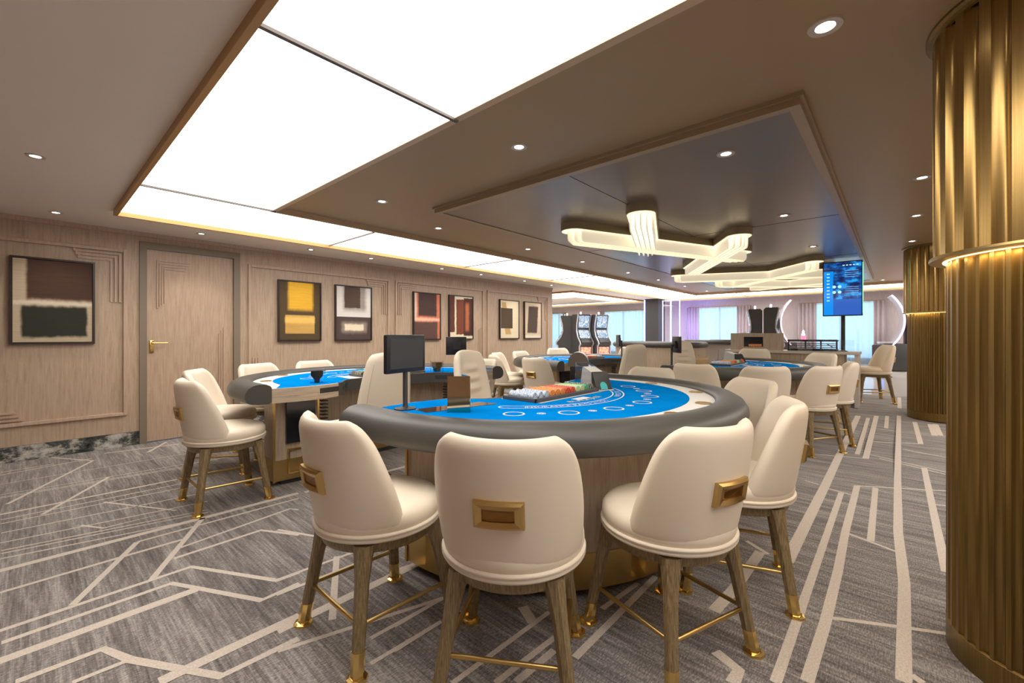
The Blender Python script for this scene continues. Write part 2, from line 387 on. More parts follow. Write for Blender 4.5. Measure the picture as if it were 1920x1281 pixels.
# one woven inlay per band, a hair above the pile so the bands stay crisp
h_ = 0
for pts, wd in LINES:
    h_ = (h_+1) % 9; zz = .0006+h_*.00012
    n = len(pts); L_, R_ = [], []
    for i, (x, y) in enumerate(pts):
        x0, y0 = pts[max(i-1, 0)]; x1, y1 = pts[min(i+1, n-1)]; d = math.hypot(x1-x0, y1-y0) or 1
        nx, ny = -(y1-y0)/d*wd/2, (x1-x0)/d*wd/2
        L_.append((x+nx, y+ny)); R_.append((x-nx, y-ny))
    a = [bm.verts.new((x, y, fz(x)+zz)) for x, y in L_]; b = [bm.verts.new((x, y, fz(x)+zz)) for x, y in R_]
    for i in range(n-1): bm.faces.new((a[i], b[i], b[i+1], a[i+1])).material_index = 1
struct('floor', bm, [M['carpet'], M['carpet_line'], M['marble_light']])

bm = BM()   # side wall with the art, standing between floor and ceiling, and its return at the far end
bx(bm, XM, .81, WY, WY+.2, .148, ZC+.3); bx(bm, .81, 1.78, WY, WY+.2, 2.23, ZC+.3); bx(bm, 1.78, WE, WY, WY+.2, .148, ZC+.3)
bx(bm, XM, .81, WY+.012, WY+.2, 0, .148); bx(bm, 1.78, WE, WY+.012, WY+.2, 0, .148)
struct('wall_left', bm, M['wall_wood'])
bm = BM(); bx(bm, WE-.15, WE, WY+.2, YX, 0, ZC+.3); struct('wall_return', bm, M['wall_wood'])
bm = BM(); bx(bm, XM, .81, WY-.006, WY+.012, 0, .146); bx(bm, 1.78, WE, WY-.006, WY+.012, 0, .146)
struct('baseboard_left', bm, M['marble_dark'])
bm = BM(); bx(bm, XM, WE, WY-.02, WY, 2.285, ZC); struct('trim_1', bm, M['mould'])
# back wall with four window openings
WINS = [(10.15, 10.95), (6.72, 8.5), (3.36, 5.11), (.27, 2.01)]; WZ0, WZ1 = .58, 2.06
bm = BM(); ys = [YM]+sum([list(a) for a in WINS[::-1]], [])+[YX]
for i in range(0, len(ys), 2): bx(bm, XE, XE+.2, ys[i], ys[i+1], 0, ZC+.3)
for a, b in WINS: bx(bm, XE, XE+.2, a, b, 0, WZ0); bx(bm, XE, XE+.2, a, b, WZ1, ZC+.3)
struct('wall_back', bm, M['backwall'])
for i, (a, b) in enumerate(WINS):
    bm = BM(); t = .05
    bx(bm, XE-.03, XE+.12, a-t, a, WZ0-t, WZ1+t); bx(bm, XE-.03, XE+.12, b, b+t, WZ0-t, WZ1+t)
    bx(bm, XE-.03, XE+.12, a, b, WZ1, WZ1+t); bx(bm, XE-.03, XE+.12, a, b, WZ0-t, WZ0); bx(bm, XE+.08, XE+.12, (a+b)/2-.02, (a+b)/2+.02, WZ0, WZ1)
    wo = struct('window_%d' % (i+1), bm, M['gold_trim'])
    bm = BM(); bx(bm, XE+.13, XE+.14, a, b, WZ0, WZ1); obj('pane', bm, M['glass'], wo)
bm = BM(); bx(bm, XM-.2, XM, YM, WY+.2, 0, ZC+.3); struct('wall_rear', bm, M['mould'])
bm = BM(); bx(bm, XM-.2, XE+.2, YM-.2, YM, 0, ZC+.3); struct('wall_right', bm, M['backwall'])
bm = BM(); bx(bm, WE, XE+.2, YX, YX+.2, 0, ZC+.3); struct('wall_far_left', bm, M['backwall'])

# door
bm = BM(); bx(bm, .81, .873, WY-.02, WY+.1, 0, 2.23); bx(bm, 1.71, 1.78, WY-.02, WY+.1, 0, 2.23); bx(bm, .873, 1.71, WY-.02, WY+.1, 2.155, 2.23)
struct('trim_2', bm, M['doorframe'])
bm = BM(); bx(bm, .876, 1.707, WY+.01, WY+.055, .012, 2.15)
door = struct('door_1', bm, M['door_wood'])
bm = BM()
for i in range(4):       # stepped strips at the upper left and lower right of the door leaf
    o_ = .022*i; bx(bm, .96+o_, .970+o_, WY-.003, WY+.012, 1.50+.02*i, 2.04-.03*i); bx(bm, .97+o_, 1.27-.02*i, WY-.003, WY+.012, 2.03-.03*i, 2.04-.03*i)
for i in range(3): bx(bm, 1.555+.024*i, 1.565+.024*i, WY-.003, WY+.012, .25, 1.22+.035*i)
obj('door_moulding', bm, M['mould'], door)
bm = BM(); bx(bm, .895, .935, WY-.004, WY+.012, 1.0, 1.14, .004); cyl(bm, 0, 0, 0, .001, .001)
tube(bm, [(.915, WY-.002, 1.11), (.915, WY-.055, 1.11), (1.05, WY-.055, 1.108)], .009, 10); cyl_m = Matrix.Rotation(0, 4, 'X')
tube(bm, [(.915, WY+.004, 1.035), (.915, WY-.03, 1.035)], .014, 14)
obj('door_handle', bm, M['brass'], door, smooth=.6)

# panel mouldings on the side wall
def frame_mould(name, x0, x1, z0, z1, steps):
    bm = BM(); w_, d_ = .034, .028
    bx(bm, x0, x0+w_, WY-d_, WY, z0, z1, .005); bx(bm, x1-w_, x1, WY-d_, WY, z0, z1, .005)
    bx(bm, x0+w_, x1-w_, WY-d_+.001, WY, z1-w_, z1, .004); bx(bm, x0+w_, x1-w_, WY-d_+.001, WY, z0, z0+w_, .004)
    for corner in steps:
        for i in range(3):
            o_ = .050+.034*i; d2 = .020-.003*i; q = .017; lx = .36-.05*i; lz = .52-.035*i
            if corner == 'TR': bx(bm, x1-o_-lx, x1-o_-q, WY-d2, WY, z1-o_-q, z1-o_); bx(bm, x1-o_-q, x1-o_, WY-d2, WY, z1-o_-lz, z1-o_); bx(bm, x1-o_-lx, x1-o_-lx+q, WY-d2, WY, z1-o_, z1-o_+q)
            if corner == 'TL': bx(bm, x0+o_+q, x0+o_+lx, WY-d2, WY, z1-o_-q, z1-o_); bx(bm, x0+o_, x0+o_+q, WY-d2, WY, z1-o_-lz, z1-o_)
            if corner == 'BL': bx(bm, x0+o_+q, x0+o_+.9-.06*i, WY-d2, WY, z0+o_, z0+o_+q); bx(bm, x0+o_, x0+o_+q, WY-d2, WY, z0+o_, z0+o_+lz)
            if corner == 'BR': bx(bm, x1-o_-q, x1-o_, WY-d2, WY, z0+o_, z0+o_+.95-.05*i); bx(bm, x1-o_-.4, x1-o_-q, WY-d2, WY, z0+o_, z0+o_+q)
    struct(name, bm, M['mould'])
frame_mould('trim_3', -.98, .71, .335, 2.115, ['TR', 'BL'])
frame_mould('trim_4', 1.87, 3.93, .335, 2.105, ['TR', 'BL'])
frame_mould('trim_5', 4.04, 6.09, .335, 2.105, ['TL', 'BR'])
frame_mould('trim_6', 6.19, 8.24, .335, 2.11, ['TR'])

# ------------------------------------------------------------------ ceilings
X0, X1, Y1, Y0 = .54, 13.66, 5.27, YM      # luminous ring, outer
BX0, BX1, BY1 = 1.49, 12.6, 4.24           # bronze field
BY0, YR = -.92, -1.95                       # its right edge; the ring's unseen right arm, added to brighten that side
bm = BM()
for a in ((XM, X0, YM, YX), (X0, X1, YM, YR), (X0, 9.25, Y1, YX), (X1, XE, YM, YX), (9.25, X1, Y1, 6.17), (9.25, X1, 10.9, YX)): bx(bm, a[0], a[1], a[2], a[3], ZC, ZC+.2)
bx(bm, 13.55, X1+.01, 6.17, 10.9, ZC, ZC+.2)
struct('ceiling', bm, M['ceil_grey'])
bm = BM(); bx(bm, BX0, BX1, BY0, BY1, ZB, ZB+.2); struct('ceiling_bronze', bm, M['ceil_bronze'])
bm = BM(); bx(bm, X0, BX0, YR, Y1, 2.322, 2.40); bx(bm, BX0, BX1, YR, BY0, 2.322, 2.40); bx(bm, BX0, BX1, BY1, Y1, 2.322, 2.40); bx(bm, BX1, X1, YR, Y1, 2.322, 2.40)
struct('ceiling_luminous', bm, M['panel'])
bm = BM()
bx(bm, X0-.028, X0+.0, YR, Y1+.028, 2.282, 2.42); bx(bm, X0-.028, X1+.028, YR-.028, YR, 2.282, 2.42); bx(bm, X0, X1, Y1-.0, Y1+.028, 2.282, 2.42); bx(bm, X1-.0, X1+.028, YR, Y1, 2.282, 2.42)
struct('trim_7', bm, M['gold_trim'])
bm = BM(); bx(bm, BX0-.03, BX0+.012, BY0, BY1+.004, 2.316, 2.42); bx(bm, BX0, BX1, BY0-.004, BY0+.022, 2.316, 2.42); bx(bm, BX0, BX1, BY1-.022, BY1+.004, 2.316, 2.42); bx(bm, BX1-.022, BX1+.004, BY0, BY1, 2.316, 2.42)
struct('trim_8', bm, M['edge_trim'])
bm = BM()
for y in (-.85, 1.71, 4.19): bx(bm, X0, BX0, y-.010, y+.010, 2.308, 2.33)
for x in (2.5, 4.78, 7.1, 9.4, 11.75): bx(bm, x-.009, x+.009, BY1, Y1, 2.308, 2.33)
for y in (3.2, .7): bx(bm, BX1, X1, y-.008, y+.008, 2.308, 2.33)
struct('trim_9', bm, M['panel_bar'])
# second luminous tray beyond the side wall
bm = BM(); bx(bm, 9.25, 13.56, 6.17, 10.9, 2.33, 2.40); struct('ceiling_luminous_far', bm, M['panel_far'])
bm = BM(); bx(bm, 10.7, 13.0, 7.0, 10.1, 2.30, 2.34); struct('ceiling_island', bm, M['ceil_grey'])
bm = BM(); bx(bm, 9.23, 9.26, 6.15, 10.92, 2.285, 2.42); bx(bm, 9.26, 13.56, 6.15, 6.18, 2.285, 2.42); bx(bm, 13.54, 13.57, 6.18, 10.9, 2.285, 2.42); bx(bm, 9.26, 13.56, 10.89, 10.92, 2.285, 2.42)
struct('trim_10', bm, M['gold_trim'])
# dropped centre panel
CX0, CX1, CY0, CY1 = 2.48, 11.45, .345, 3.16
bm = BM(); bx(bm, CX0+.05, CX1-.05, CY0+.05, CY1-.05, 2.322, ZB+.01); struct('ceiling_panel', bm, M['coffer'])
bm = BM()
for a in ((CX0, CX0+.05, CY0, CY1), (CX1-.05, CX1, CY0, CY1), (CX0+.05, CX1-.05, CY0, CY0+.05), (CX0+.05, CX1-.05, CY1-.05, CY1)):
    bx(bm, a[0], a[1], a[2], a[3], 2.315, ZB+.01)
for a in ((CX0-.015, CX0, CY0-.015, CY1+.015), (CX1, CX1+.015, CY0-.015, CY1+.015), (CX0, CX1, CY0-.015, CY0), (CX0, CX1, CY1, CY1+.015)): bx(bm, a[0], a[1], a[2], a[3], 2.35, ZB+.01)
struct('trim_11', bm, M['coffer_trim'])
bm = BM()
for x in (5.02, 7.6, 10.0): bx(bm, x-.004, x+.004, CY0+.05, CY1-.05, 2.3205, 2.3225)
bx(bm, CX0+.05, CX1-.05, 1.72, 1.726, 2.3208, 2.3224)
struct('trim_12', bm, M['seam'])

# ------------------------------------------------------------------ downlights
def downlight(x, y, z, label, group, r=.05, power=SPOT):
    e = empty('ceiling_downlight', (x, y, z)); tag(e, label, 'ceiling light', group)
    bm = BM(); lathe(bm, [(.55*r, .004), (.6*r, -.004), (r, -.006), (1.05*r, 0), (1.05*r, .002)], 28); obj('bezel', bm, M['lamp_ring'], e, smooth=.6)
    bm = BM(); lathe(bm, [(0, .003), (.56*r, .003), (.56*r, -.0005), (0, -.0015)], 24); obj('lens', bm, M['lamp'], e)
    ld = bpy.data.lights.new('downlight_beam', 'SPOT'); ld.energy = power; ld.color = (1, .88, .72); ld.spot_size = math.radians(95); ld.spot_blend = .7; ld.shadow_soft_size = .03
    lo = bpy.data.objects.new('downlight_beam', ld); C.objects.link(lo); lo.parent = e; lo.location = (0, 0, -.012)
DB = [(2.03,1.75,'in the bronze ceiling between luminous panel and dropped panel'), (2.06,3.36,'in the bronze ceiling near the corner of the luminous panels'),
      (2.99,3.745,'first of the row in the bronze strip by the luminous panels'), (4.53,3.745,'second of the row in the bronze strip by the luminous panels'),
      (5.9,3.745,'third of the row in the bronze strip by the luminous panels'), (7.5,3.76,'fourth of the row in the bronze strip by the luminous panels'),
      (8.93,3.78,'fifth of the row in the bronze strip by the luminous panels'), (10.5,3.79,'sixth of the row in the bronze strip by the luminous panels'),
      (12.07,3.78,'last of the row in the bronze strip, by the far corner'), (2.01,.2,'nearest and biggest, in the bronze ceiling at upper right'),
      (4.42,-.145,'in the bronze ceiling right beside the front fluted column'), (5.79,-.15,'second along the fluted columns, in the bronze ceiling'),
      (7.33,-.15,'third along the fluted columns, just before the rear column'), (12.1,.21,'in the bronze ceiling right of the hanging portrait screen'),
      (11.75,1.69,'in the bronze ceiling behind the dropped panel end')]
for x, y, s_ in DB: downlight(x, y, ZB, 'recessed downlight ' + s_, 'downlights in the bronze ceiling', .055 if x < 2.02 else .05)
for x, s_ in ((2.87, 'nearest one in the dropped taupe ceiling panel'), (4.72, 'middle one in the dropped taupe panel, beside the bar chandelier'), (6.62, 'third one in the dropped taupe panel, above the portrait screen')):
    downlight(x, .785, 2.322, 'recessed downlight, ' + s_, 'downlights in the dropped panel')
for x, y, s_ in ((-.95, .2, 'nearest the camera'), (-.95, -1.3, 'at the rear right'), (-.95, 1.7, 'at the rear left'), (.1, -1.6, 'by the right wall')): downlight(x, y, ZC, 'added fill downlight in the greige ceiling behind the viewer, ' + s_, 'added fill downlights behind the viewer', .05, SPOT*4.2)  # unseen downlights, stronger than the rest, added to fill the chair backs
for x, y, s_ in ((.03,4.06,'far left in the plain greige ceiling'), (.17,5.79,'in the greige soffit above the large two-block painting'), (1.285,5.79,'in the greige soffit just above the door'),
                 (2.49,5.79,'in the soffit above the yellow painting'), (3.37,5.79,'in the soffit above the white and brown painting'), (4.7,5.79,'in the soffit above the red glowing painting'),
                 (5.64,5.8,'in the soffit above the rust curved painting'), (6.93,5.82,'in the soffit above the gold angular painting'), (7.9,5.84,'in the soffit above the last painting by the wall end'),
                 (12.0,5.75,'in the soffit near the blue-lit glass screens')):
    downlight(x, y, ZC, 'small recessed downlight ' + s_, 'downlights in the greige soffit', .045, SPOT*1.1)

# ------------------------------------------------------------------ bar chandeliers
def bar_light(a, b, label, group, zt=2.322, nf=5, wd=.26):
    (x0, y0), (x1, y1) = a, b; L = math.hypot(x1-x0, y1-y0); e = empty('bar_chandelier', ((x0+x1)/2, (y0+y1)/2, zt), math.atan2(y1-y0, x1-x0)); tag(e, label, 'ceiling light', group)
    def stad(l, w_, n=10):
        r = w_/2; c = l/2-r
        return [(c+r*math.cos(t), r*math.sin(t)) for t in [-PI/2+PI*i/n for i in range(n+1)]]+[(-c+r*math.cos(t), r*math.sin(t)) for t in [PI/2+PI*i/n for i in range(n+1)]]
    bm = BM(); prism(bm, stad(L, wd), -.072, 0); obj('housing', bm, M['fixture'], e, smooth=.6)
    bm = BM(); prism(bm, stad(L-.02, wd-.02), -.076, -.072); obj('diffuser', bm, M['fin_hot'], e)
    for i in range(nf):
        y = (i-(nf-1)/2)*(wd-.07)/(nf-1); l = L/2-.06-.05*abs(i-(nf-1)/2); d = .115
        pts = [(-l, -.076), (l, -.076), (l, -.076-d+.04)]+[(l-.04+.04*math.cos(t), -.076-d+.04+.04*math.sin(t)) for t in (-.5, -1.0, -PI/2)]+[(-l+.04+.04*math.cos(t), -.076-d+.04+.04*math.sin(t)) for t in (-PI/2, -2.1, -2.6)]+[(-l, -.076-d+.04)]
        bm = BM(); prism_axis(bm, pts, y-.006, y+.006); obj('light_fin', bm, M['fin'], e)
    return e
g_ = 'crossed bar chandeliers under the dropped panel'
bar_light((3.56,2.49), (6.17,1.43), 'longest frosted-fin bar light of the front cluster, running left to right', g_)
bar_light((3.43,1.61), (5.0,2.24), 'frosted-fin bar light pointing toward the viewer, crossing the long one', g_)
bar_light((4.92,1.18), (7.02,2.46), 'frosted-fin bar light at the right end of the front cluster, slanting away', g_)
bar_light((7.62,3.0), (8.6,.74), 'first wide bar light of the rear cluster, running toward the portrait screen', g_)
bar_light((7.42,.80), (9.35,2.48), 'rear cluster bar light slanting from upper right beside the portrait screen', g_)
bar_light((8.86,2.68), (10.4,.9), 'low rear bar light crossing behind the slanting one', g_)
bar_light((10.2,2.37), (9.5,.75), 'rearmost frosted bar light near the far luminous strip', g_)

# ------------------------------------------------------------------ paintings
def art_mat(name, base, rects, streak=.13):
    m = mat(name, base, .8); k = NT(m); tc = k.n('ShaderNodeTexCoord'); sp = k.n('ShaderNodeSeparateXYZ'); k.l(tc.outputs['Generated'], sp.inputs[0])
    nz = k.noise(k.coord('Generated', (1,1,1)), 7, 3); dis = k.math('MULTIPLY', k.math('SUBTRACT', nz, .5), .05)
    U = k.math('ADD', sp.outputs[0], dis); V = k.math('ADD', sp.outputs[2], dis)
    def ss(val, a, b):
        o = k.n('ShaderNodeMapRange', interpolation_type='SMOOTHSTEP'); k.l(val, o.inputs[0]); o.inputs[1].default_value = a; o.inputs[2].default_value = b; return o.outputs[0]
    col = base
    for (u0, u1, v0, v1, s_, c, *sl) in rects:
        Ux = k.math('SUBTRACT', sp.outputs[0] if s_ < .012 else U, k.math('MULTIPLY', sp.outputs[2], sl[0])) if sl else (sp.outputs[0] if s_ < .012 else U)
        Vx = sp.outputs[2] if s_ < .012 else V
        a = k.math('MULTIPLY', ss(Ux, u0-s_, u0+s_), k.math('SUBTRACT', 1, ss(Ux, u1-s_, u1+s_)))
        b = k.math('MULTIPLY', ss(Vx, v0-s_, v0+s_), k.math('SUBTRACT', 1, ss(Vx, v1-s_, v1+s_)))
        col = k.mix(k.math('MULTIPLY', a, b), col, c)
    st = k.noise(k.coord('Generated', (2,1,60)), 1, 3, .7)
    col = k.mix(streak, col, k.ramp(st, [(.35, (.25,.22,.2)), (.65, (.95,.92,.88))]), 'OVERLAY')
    if isinstance(col, bpy.types.NodeSocket): k.l(col, k.b.inputs['Base Color'])
    return m
S = .006
PTG = [
 (-.119, .457, 'large painting left of the door, brown block above black-green block', art_mat('canvas_brown_black', (.55,.45,.32), [(.16,1.2,.52,1.2,.03,(.075,.035,.022)), (.10,.93,.06,.44,.025,(.025,.028,.018)), (0,1,.455,.5,.02,(.75,.68,.55))])),
 (2.222, 2.80, 'painting of a blurred yellow square above an ochre rectangle on dark brown', art_mat('canvas_yellow_ochre', (.085,.055,.022), [(.2,.82,.52,1.2,.045,(.75,.42,.03)), (.13,.86,.11,.43,S,(.62,.36,.09)), (.13,.86,.29,.40,.03,(.85,.55,.14))])),
 (3.008, 3.60, 'painting with brown square on white above a cream bar on dark brown', art_mat('canvas_white_brown', (.72,.69,.66), [(.19,.85,.55,1.2,.07,(.30,.26,.24)), (.22,.68,.60,1.2,.012,(.075,.045,.032)), (0,1.2,-.2,.43,S,(.075,.05,.045)), (.14,.88,.13,.33,.05,(.30,.24,.2)), (.22,.78,.17,.29,.02,(.85,.74,.55))])),
 (4.385, 4.976, 'painting with dark brown blocks edged by a glowing red-orange band', art_mat('canvas_red_glow', (.62,.20,.11), [(.15,.87,.50,1.2,.035,(.06,.03,.028)), (-.2,.9,-.2,.38,.03,(.11,.055,.045)), (.0,1,.40,.46,.03,(.95,.52,.38)), (-.1,.08,.4,1.2,.04,(.8,.6,.5))])),
 (5.176, 5.781, 'painting with rust and dark red curved shapes on cream', art_mat('canvas_rust_curve', (.80,.70,.52), [(-.2,.20,.15,1.2,.012,(.12,.035,.022)), (.27,1.2,.10,.93,.012,(.19,.05,.025)), (.60,1.2,.06,.97,.012,(.07,.022,.015)), (.68,.84,.18,.85,.06,(.45,.14,.055))])),
 (6.54, 7.154, 'painting with tilted gold plane and dark brown block on cream', art_mat('canvas_gold_plane', (.78,.66,.46), [(.30,1.0,.10,.95,.01,(.58,.37,.14),-.25), (.62,1.4,-.1,1.1,.02,(.80,.69,.48),-.35), (.02,.66,.26,.80,S,(.085,.055,.03))])),
 (7.335, 7.953, 'painting with one leaning dark brown block on a pale ground, last by the wall end', art_mat('canvas_leaning_block', (.68,.55,.40), [(.12,.72,.14,.90,.025,(.085,.055,.042),.12), (.0,1,-.1,.08,.03,(.8,.7,.55))])),
]
for x0, x1, lb, mt_ in PTG:
    z0, z1 = 1.11, 1.945; e = empty('framed_painting', ((x0+x1)/2, WY, z0)); tag(e, lb, 'painting', 'framed abstract paintings on the oak wall'); hw = (x1-x0)/2; H = z1-z0; f = .016
    bm = BM()
    for a in ((-hw, -hw+f, 0, H), (hw-f, hw, 0, H), (-hw+f, hw-f, 0, f), (-hw+f, hw-f, H-f, H)): bx(bm, a[0], a[1], -.045, -.001, a[2], a[3])
    bx(bm, -hw+f, hw-f, -.01, -.001, f, H-f); obj('frame', bm, M['frame'], e)
    bm = BM(); bx(bm, -hw+f+.004, hw-f-.004, -.034, -.010, f+.004, H-f-.004); obj('canvas', bm, mt_, e)

# ------------------------------------------------------------------ fluted columns
def column(x, y, zf, label):
    e = empty('fluted_column', (x, y, zf)); tag(e, label, 'column', 'fluted bronze columns')
    def flute(bm, ri, ro, z0, z1, n, ridge):
        pts = []
        for i in range(n):
            a = 2*PI*i/n; da = 2*PI/n; q = ridge*da
            pts += [(ro, a), (ro, a+q)]
            for s_ in (.0, .18, .4, .6, .82, 1.): 
                t = a+q+(da-q)*(.04+.92*s_); dip = ri+(ro-ri)*.0 if .3 < s_ < .7 else ri+(ro-ri)*.25
                pts.append((dip if s_ not in (0., 1.) else ri+(ro-ri)*.75, t))
        a = [bm.verts.new((r*math.cos(t), r*math.sin(t), z0)) for r, t in pts]; b = [bm.verts.new((r*math.cos(t), r*math.sin(t), z1)) for r, t in pts]; N = len(pts)
        for i in range(N): bm.faces.new((a[i], a[(i+1)%N], b[(i+1)%N], b[i]))
        bm.faces.new(a[::-1]); bm.faces.new(b)
    zr = 1.485-zf; zt = ZB-zf+.02
    bm = BM(); lathe(bm, [(.0, 0), (.335, 0), (.335, .095), (.328, .1), (.0, .1)], 96); obj('plinth', bm, M['col_low'], e, smooth=.5)
    bm = BM(); flute(bm, .318, .334, .1, zr+.02, 46, .30); obj('lower_fluting', bm, M['col_low'], e, smooth=.5)
    bm = BM(); flute(bm, .352, .372, zr+.012, zt, 27, .40); obj('upper_fluting', bm, M['col_gold'], e, smooth=.5)
    bm = BM(); lathe(bm, [(.345, zr), (.383, zr), (.385, zr+.006), (.383, zr+.014), (.345, zr+.014), (.345, zr)], 96); obj('ring', bm, M['brass_satin'], e, smooth=.5)
    bm = BM(); lathe(bm, [(.372, zt-.045), (.385, zt-.04), (.392, zt-.03), (.392, zt-.02), (.36, zt-.02), (.36, zt-.045), (.372, zt-.045)], 96); obj('cornice', bm, M['col_low'], e, smooth=.5)
    bm = BM(); lathe(bm, [(.336, zr-.002), (.344, zr-.002), (.344, zr+.008), (.336, zr+.008), (.336, zr-.002)], 72); obj('light_strip', bm, M['led_warm'], e)
    return e
column(2.41, -.482, 0, 'large fluted bronze column in the right foreground')
column(7.99, -.446, fz(7.9), 'fluted bronze column standing further back on the right')

# ------------------------------------------------------------------ gaming tables
TP = [(-1.17, 0)]+[(1.17*math.cos(t), .27+1.07*math.sin(t)) for t in [PI-PI*i/48 for i in range(49)]]+[(1.17, 0)]
RECESS = [(.66, 0), (.62, .03), (.56, .12), (.5, .19), (.4, .225), (.2, .24), (0, .245), (-.2, .24), (-.4, .225), (-.5, .19), (-.56, .12), (-.62, .03), (-.66, 0)]
EDGE = [(1.17, -.0), (1.0, -.035), (.85, -.04), (.66, 0)]
def tabletop(): return TP+[(1.0, -.035), (.85, -.04)]+RECESS+[(-.85, -.04), (-1.0, -.035)]
ARC = (.08, .10)
def pol(r, deg): t = math.radians(deg); return (ARC[0]+r*math.cos(t), ARC[1]+r*math.sin(t))
def ring(bm, c, r0, r1, z, n=40, sx=1, mi=0):
    a = [bm.verts.new((c[0]+r0*math.cos(2*PI*i/n)*sx, c[1]+r0*math.sin(2*PI*i/n), z)) for i in range(n)]
    b = [bm.verts.new((c[0]+r1*math.cos(2*PI*i/n)*sx, c[1]+r1*math.sin(2*PI*i/n), z)) for i in range(n)]
    for i in range(n): bm.faces.new((a[i], b[i], b[(i+1)%n], a[(i+1)%n])).material_index = mi
def make_table():
    e = empty('blackjack_table')
    bm = BM(); prism(bm, tabletop(), .775, .800); obj('tabletop', bm, M['white_felt'], e)
    blue = [(-1.14, -.0), (-1.0, -.022), (-.85, -.026), (-.68, .01), (-.60, .07), (-.55, .15), (-.49, .215), (-.4, .25)]
    blue += [(-.4, .25), (.4, .25)][:0]
    blue += [(-.43, .25), (-.41, .56), (.41, .56), (.43, .25), (.4, .25), (.49, .215), (.55, .15), (.60, .07), (.68, .01), (.85, -.026), (1.0, -.022), (1.15, 0)]
    blue += [(1.13, .30)]+[(.04+1.06*math.cos(t), .28+.925*math.sin(t)) for t in [math.radians(8+ (166)*i/40) for i in range(41)]]+[(-1.03, .22)]
    bm = BM(); prism(bm, blue, .800, .8022); obj('felt', bm, M['blue_felt'], e)
    bm = BM(); z = .8030      # printed layout
    for r in (.655, .725):
        n = 40; A = [pol(r-.004, 35+108*i/n) for i in range(n+1)]; B = [pol(r+.004, 35+108*i/n) for i in range(n+1)]
        a = [bm.verts.new((*p, z)) for p in A]; b = [bm.verts.new((*p, z)) for p in B]
        for i in range(n): bm.faces.new((a[i], b[i], b[i+1], a[i+1]))
    for dg in (35, 143):
        c = pol(.69, dg); n = 10; s_ = -1 if dg == 35 else 1
        A = [(c[0]+.031*math.cos(t), c[1]+.031*math.sin(t)) for t in [math.radians(dg+s_*180*i/n) for i in range(n+1)]]; B = [(c[0]+.039*math.cos(t), c[1]+.039*math.sin(t)) for t in [math.radians(dg+s_*180*i/n) for i in range(n+1)]]
        a = [bm.verts.new((*p, z)) for p in A]; b = [bm.verts.new((*p, z)) for p in B]
        for i in range(n): bm.faces.new((a[i], b[i], b[i+1], a[i+1]))
    for dg in (39.5, 57.8, 76.3, 96.0, 114, 131.4, 149): ring(bm, pol(.89, dg), .049, .056, z, mi=0); ring(bm, pol(.89, dg), .046, .0485, z, mi=1)
    for dg in (48.5, 67, 86, 105, 122.5, 140): ring(bm, pol(.885, dg), .018, .023, z, 24); ring(bm, pol(.885, dg), .006, .013, z, 16)
    def arc(r, start): return lambda u: (ARC[0]+r*math.cos(math.radians(start)-u/r), ARC[1]+r*math.sin(math.radians(start)-u/r), math.radians(start)-u/r-PI/2)
    # lettering is read from the players' side
    def parc(r, start): return lambda u: (ARC[0]+r*math.cos(math.radians(start)+u/r), ARC[1]+r*math.sin(math.radians(start)+u/r), math.radians(start)+u/r+PI/2)
    letters('INSURANCE PAYS 2 TO 1', .05, parc(.706, 44), bm, 0, z)
    letters('PAYS 2 TO 1', .05, parc(.706, 108), bm, 0, z)
    letters('BLACKJACK', .06, parc(.60, 72), bm, 1, z)
    x_ = [bm.verts.new(p) for p in ((.16,.60,z), (.02,.60,z), (.02,.66,z), (.16,.66,z))]; bm.faces.new(x_)
    obj('felt_print', bm, [M['print_white'], M['print_yellow']], e)
    for c in ((-.227,1.262), (-.70,1.06), (-1.01,.60), (.227,1.262), (.70,1.06)):
        bm = BM(); lathe(bm, [(.046, .801), (.046, .805), (.040, .805), (.040, .802), (0, .802)], 28, c)
        obj('cup_holder', bm, M['brass_satin'], e, smooth=.6)
    prof = [(0,.790), (.0,.806), (.012,.822), (.04,.835), (.08,.838), (.12,.832), (.155,.812), (.176,.778), (.18,.745), (.168,.715), (.14,.698), (.09,.690), (.02,.688), (0,.70)]
    bm = BM(); sweep(bm, TP, prof); obj('armrest', bm, M['grey_pad'], e, smooth=.7)
    for s_ in (1, -1):       # pale veneer aprons under the dealer's edge
        bm = BM()
        pts = [(1.17*s_, 0), (1.0*s_, -.037), (.85*s_, -.042), (.66*s_, -.002)]; ins = [(x, y+.03) for x, y in pts[::-1]]
        prism(bm, pts+ins, .690, .799)
        obj('apron', bm, M['apron_wood'], e)
    bm = BM(); sweep(bm, [(x, y+.0) for x, y in RECESS], [(-.012,.70), (-.014,.78), (-.006,.803), (.012,.803), (.012,.70)]); obj('recess_pad', bm, M['grey_pad'], e, smooth=.7)
    bm = BM(); prism(bm, [(x*.97, (y-.02)*.97+.02) for x, y in tabletop()], .735, .775); obj('underframe', bm, M['black_soft'], e)
    body = [(-1.08, .21)]+[(1.08*math.cos(t), .28+.99*math.sin(t)) for t in [PI-PI*i/40 for i in range(41)]]+[(1.08, .21), (.74, .19), (.70, .30), (.62, .42), (.3, .52), (-.3, .52), (-.62, .42), (-.70, .30), (-.74, .19)]
    bm = BM(); prism(bm, body, .20, .735); obj('body', bm, M['table_wood'], e)
    bm = BM(); prism(bm, [(x*1.004, (y-.3)*1.004+.3) for x, y in body], .035, .20); obj('plinth', bm, M['brass_satin'], e)
    bm = BM(); prism(bm, [(x*.95, (y-.35)*.92+.35) for x, y in body], .0, .036); obj('kick', bm, M['black_soft'], e)
    for x, y in ((-1.083, .205), (1.083, .205), (-.745, .187), (.745, .187)): bm = BM(); bx(bm, x-.008, x+.008, y-.006, y+.01, .03, .735); obj('brass_edging', bm, M['brass_satin'], e)
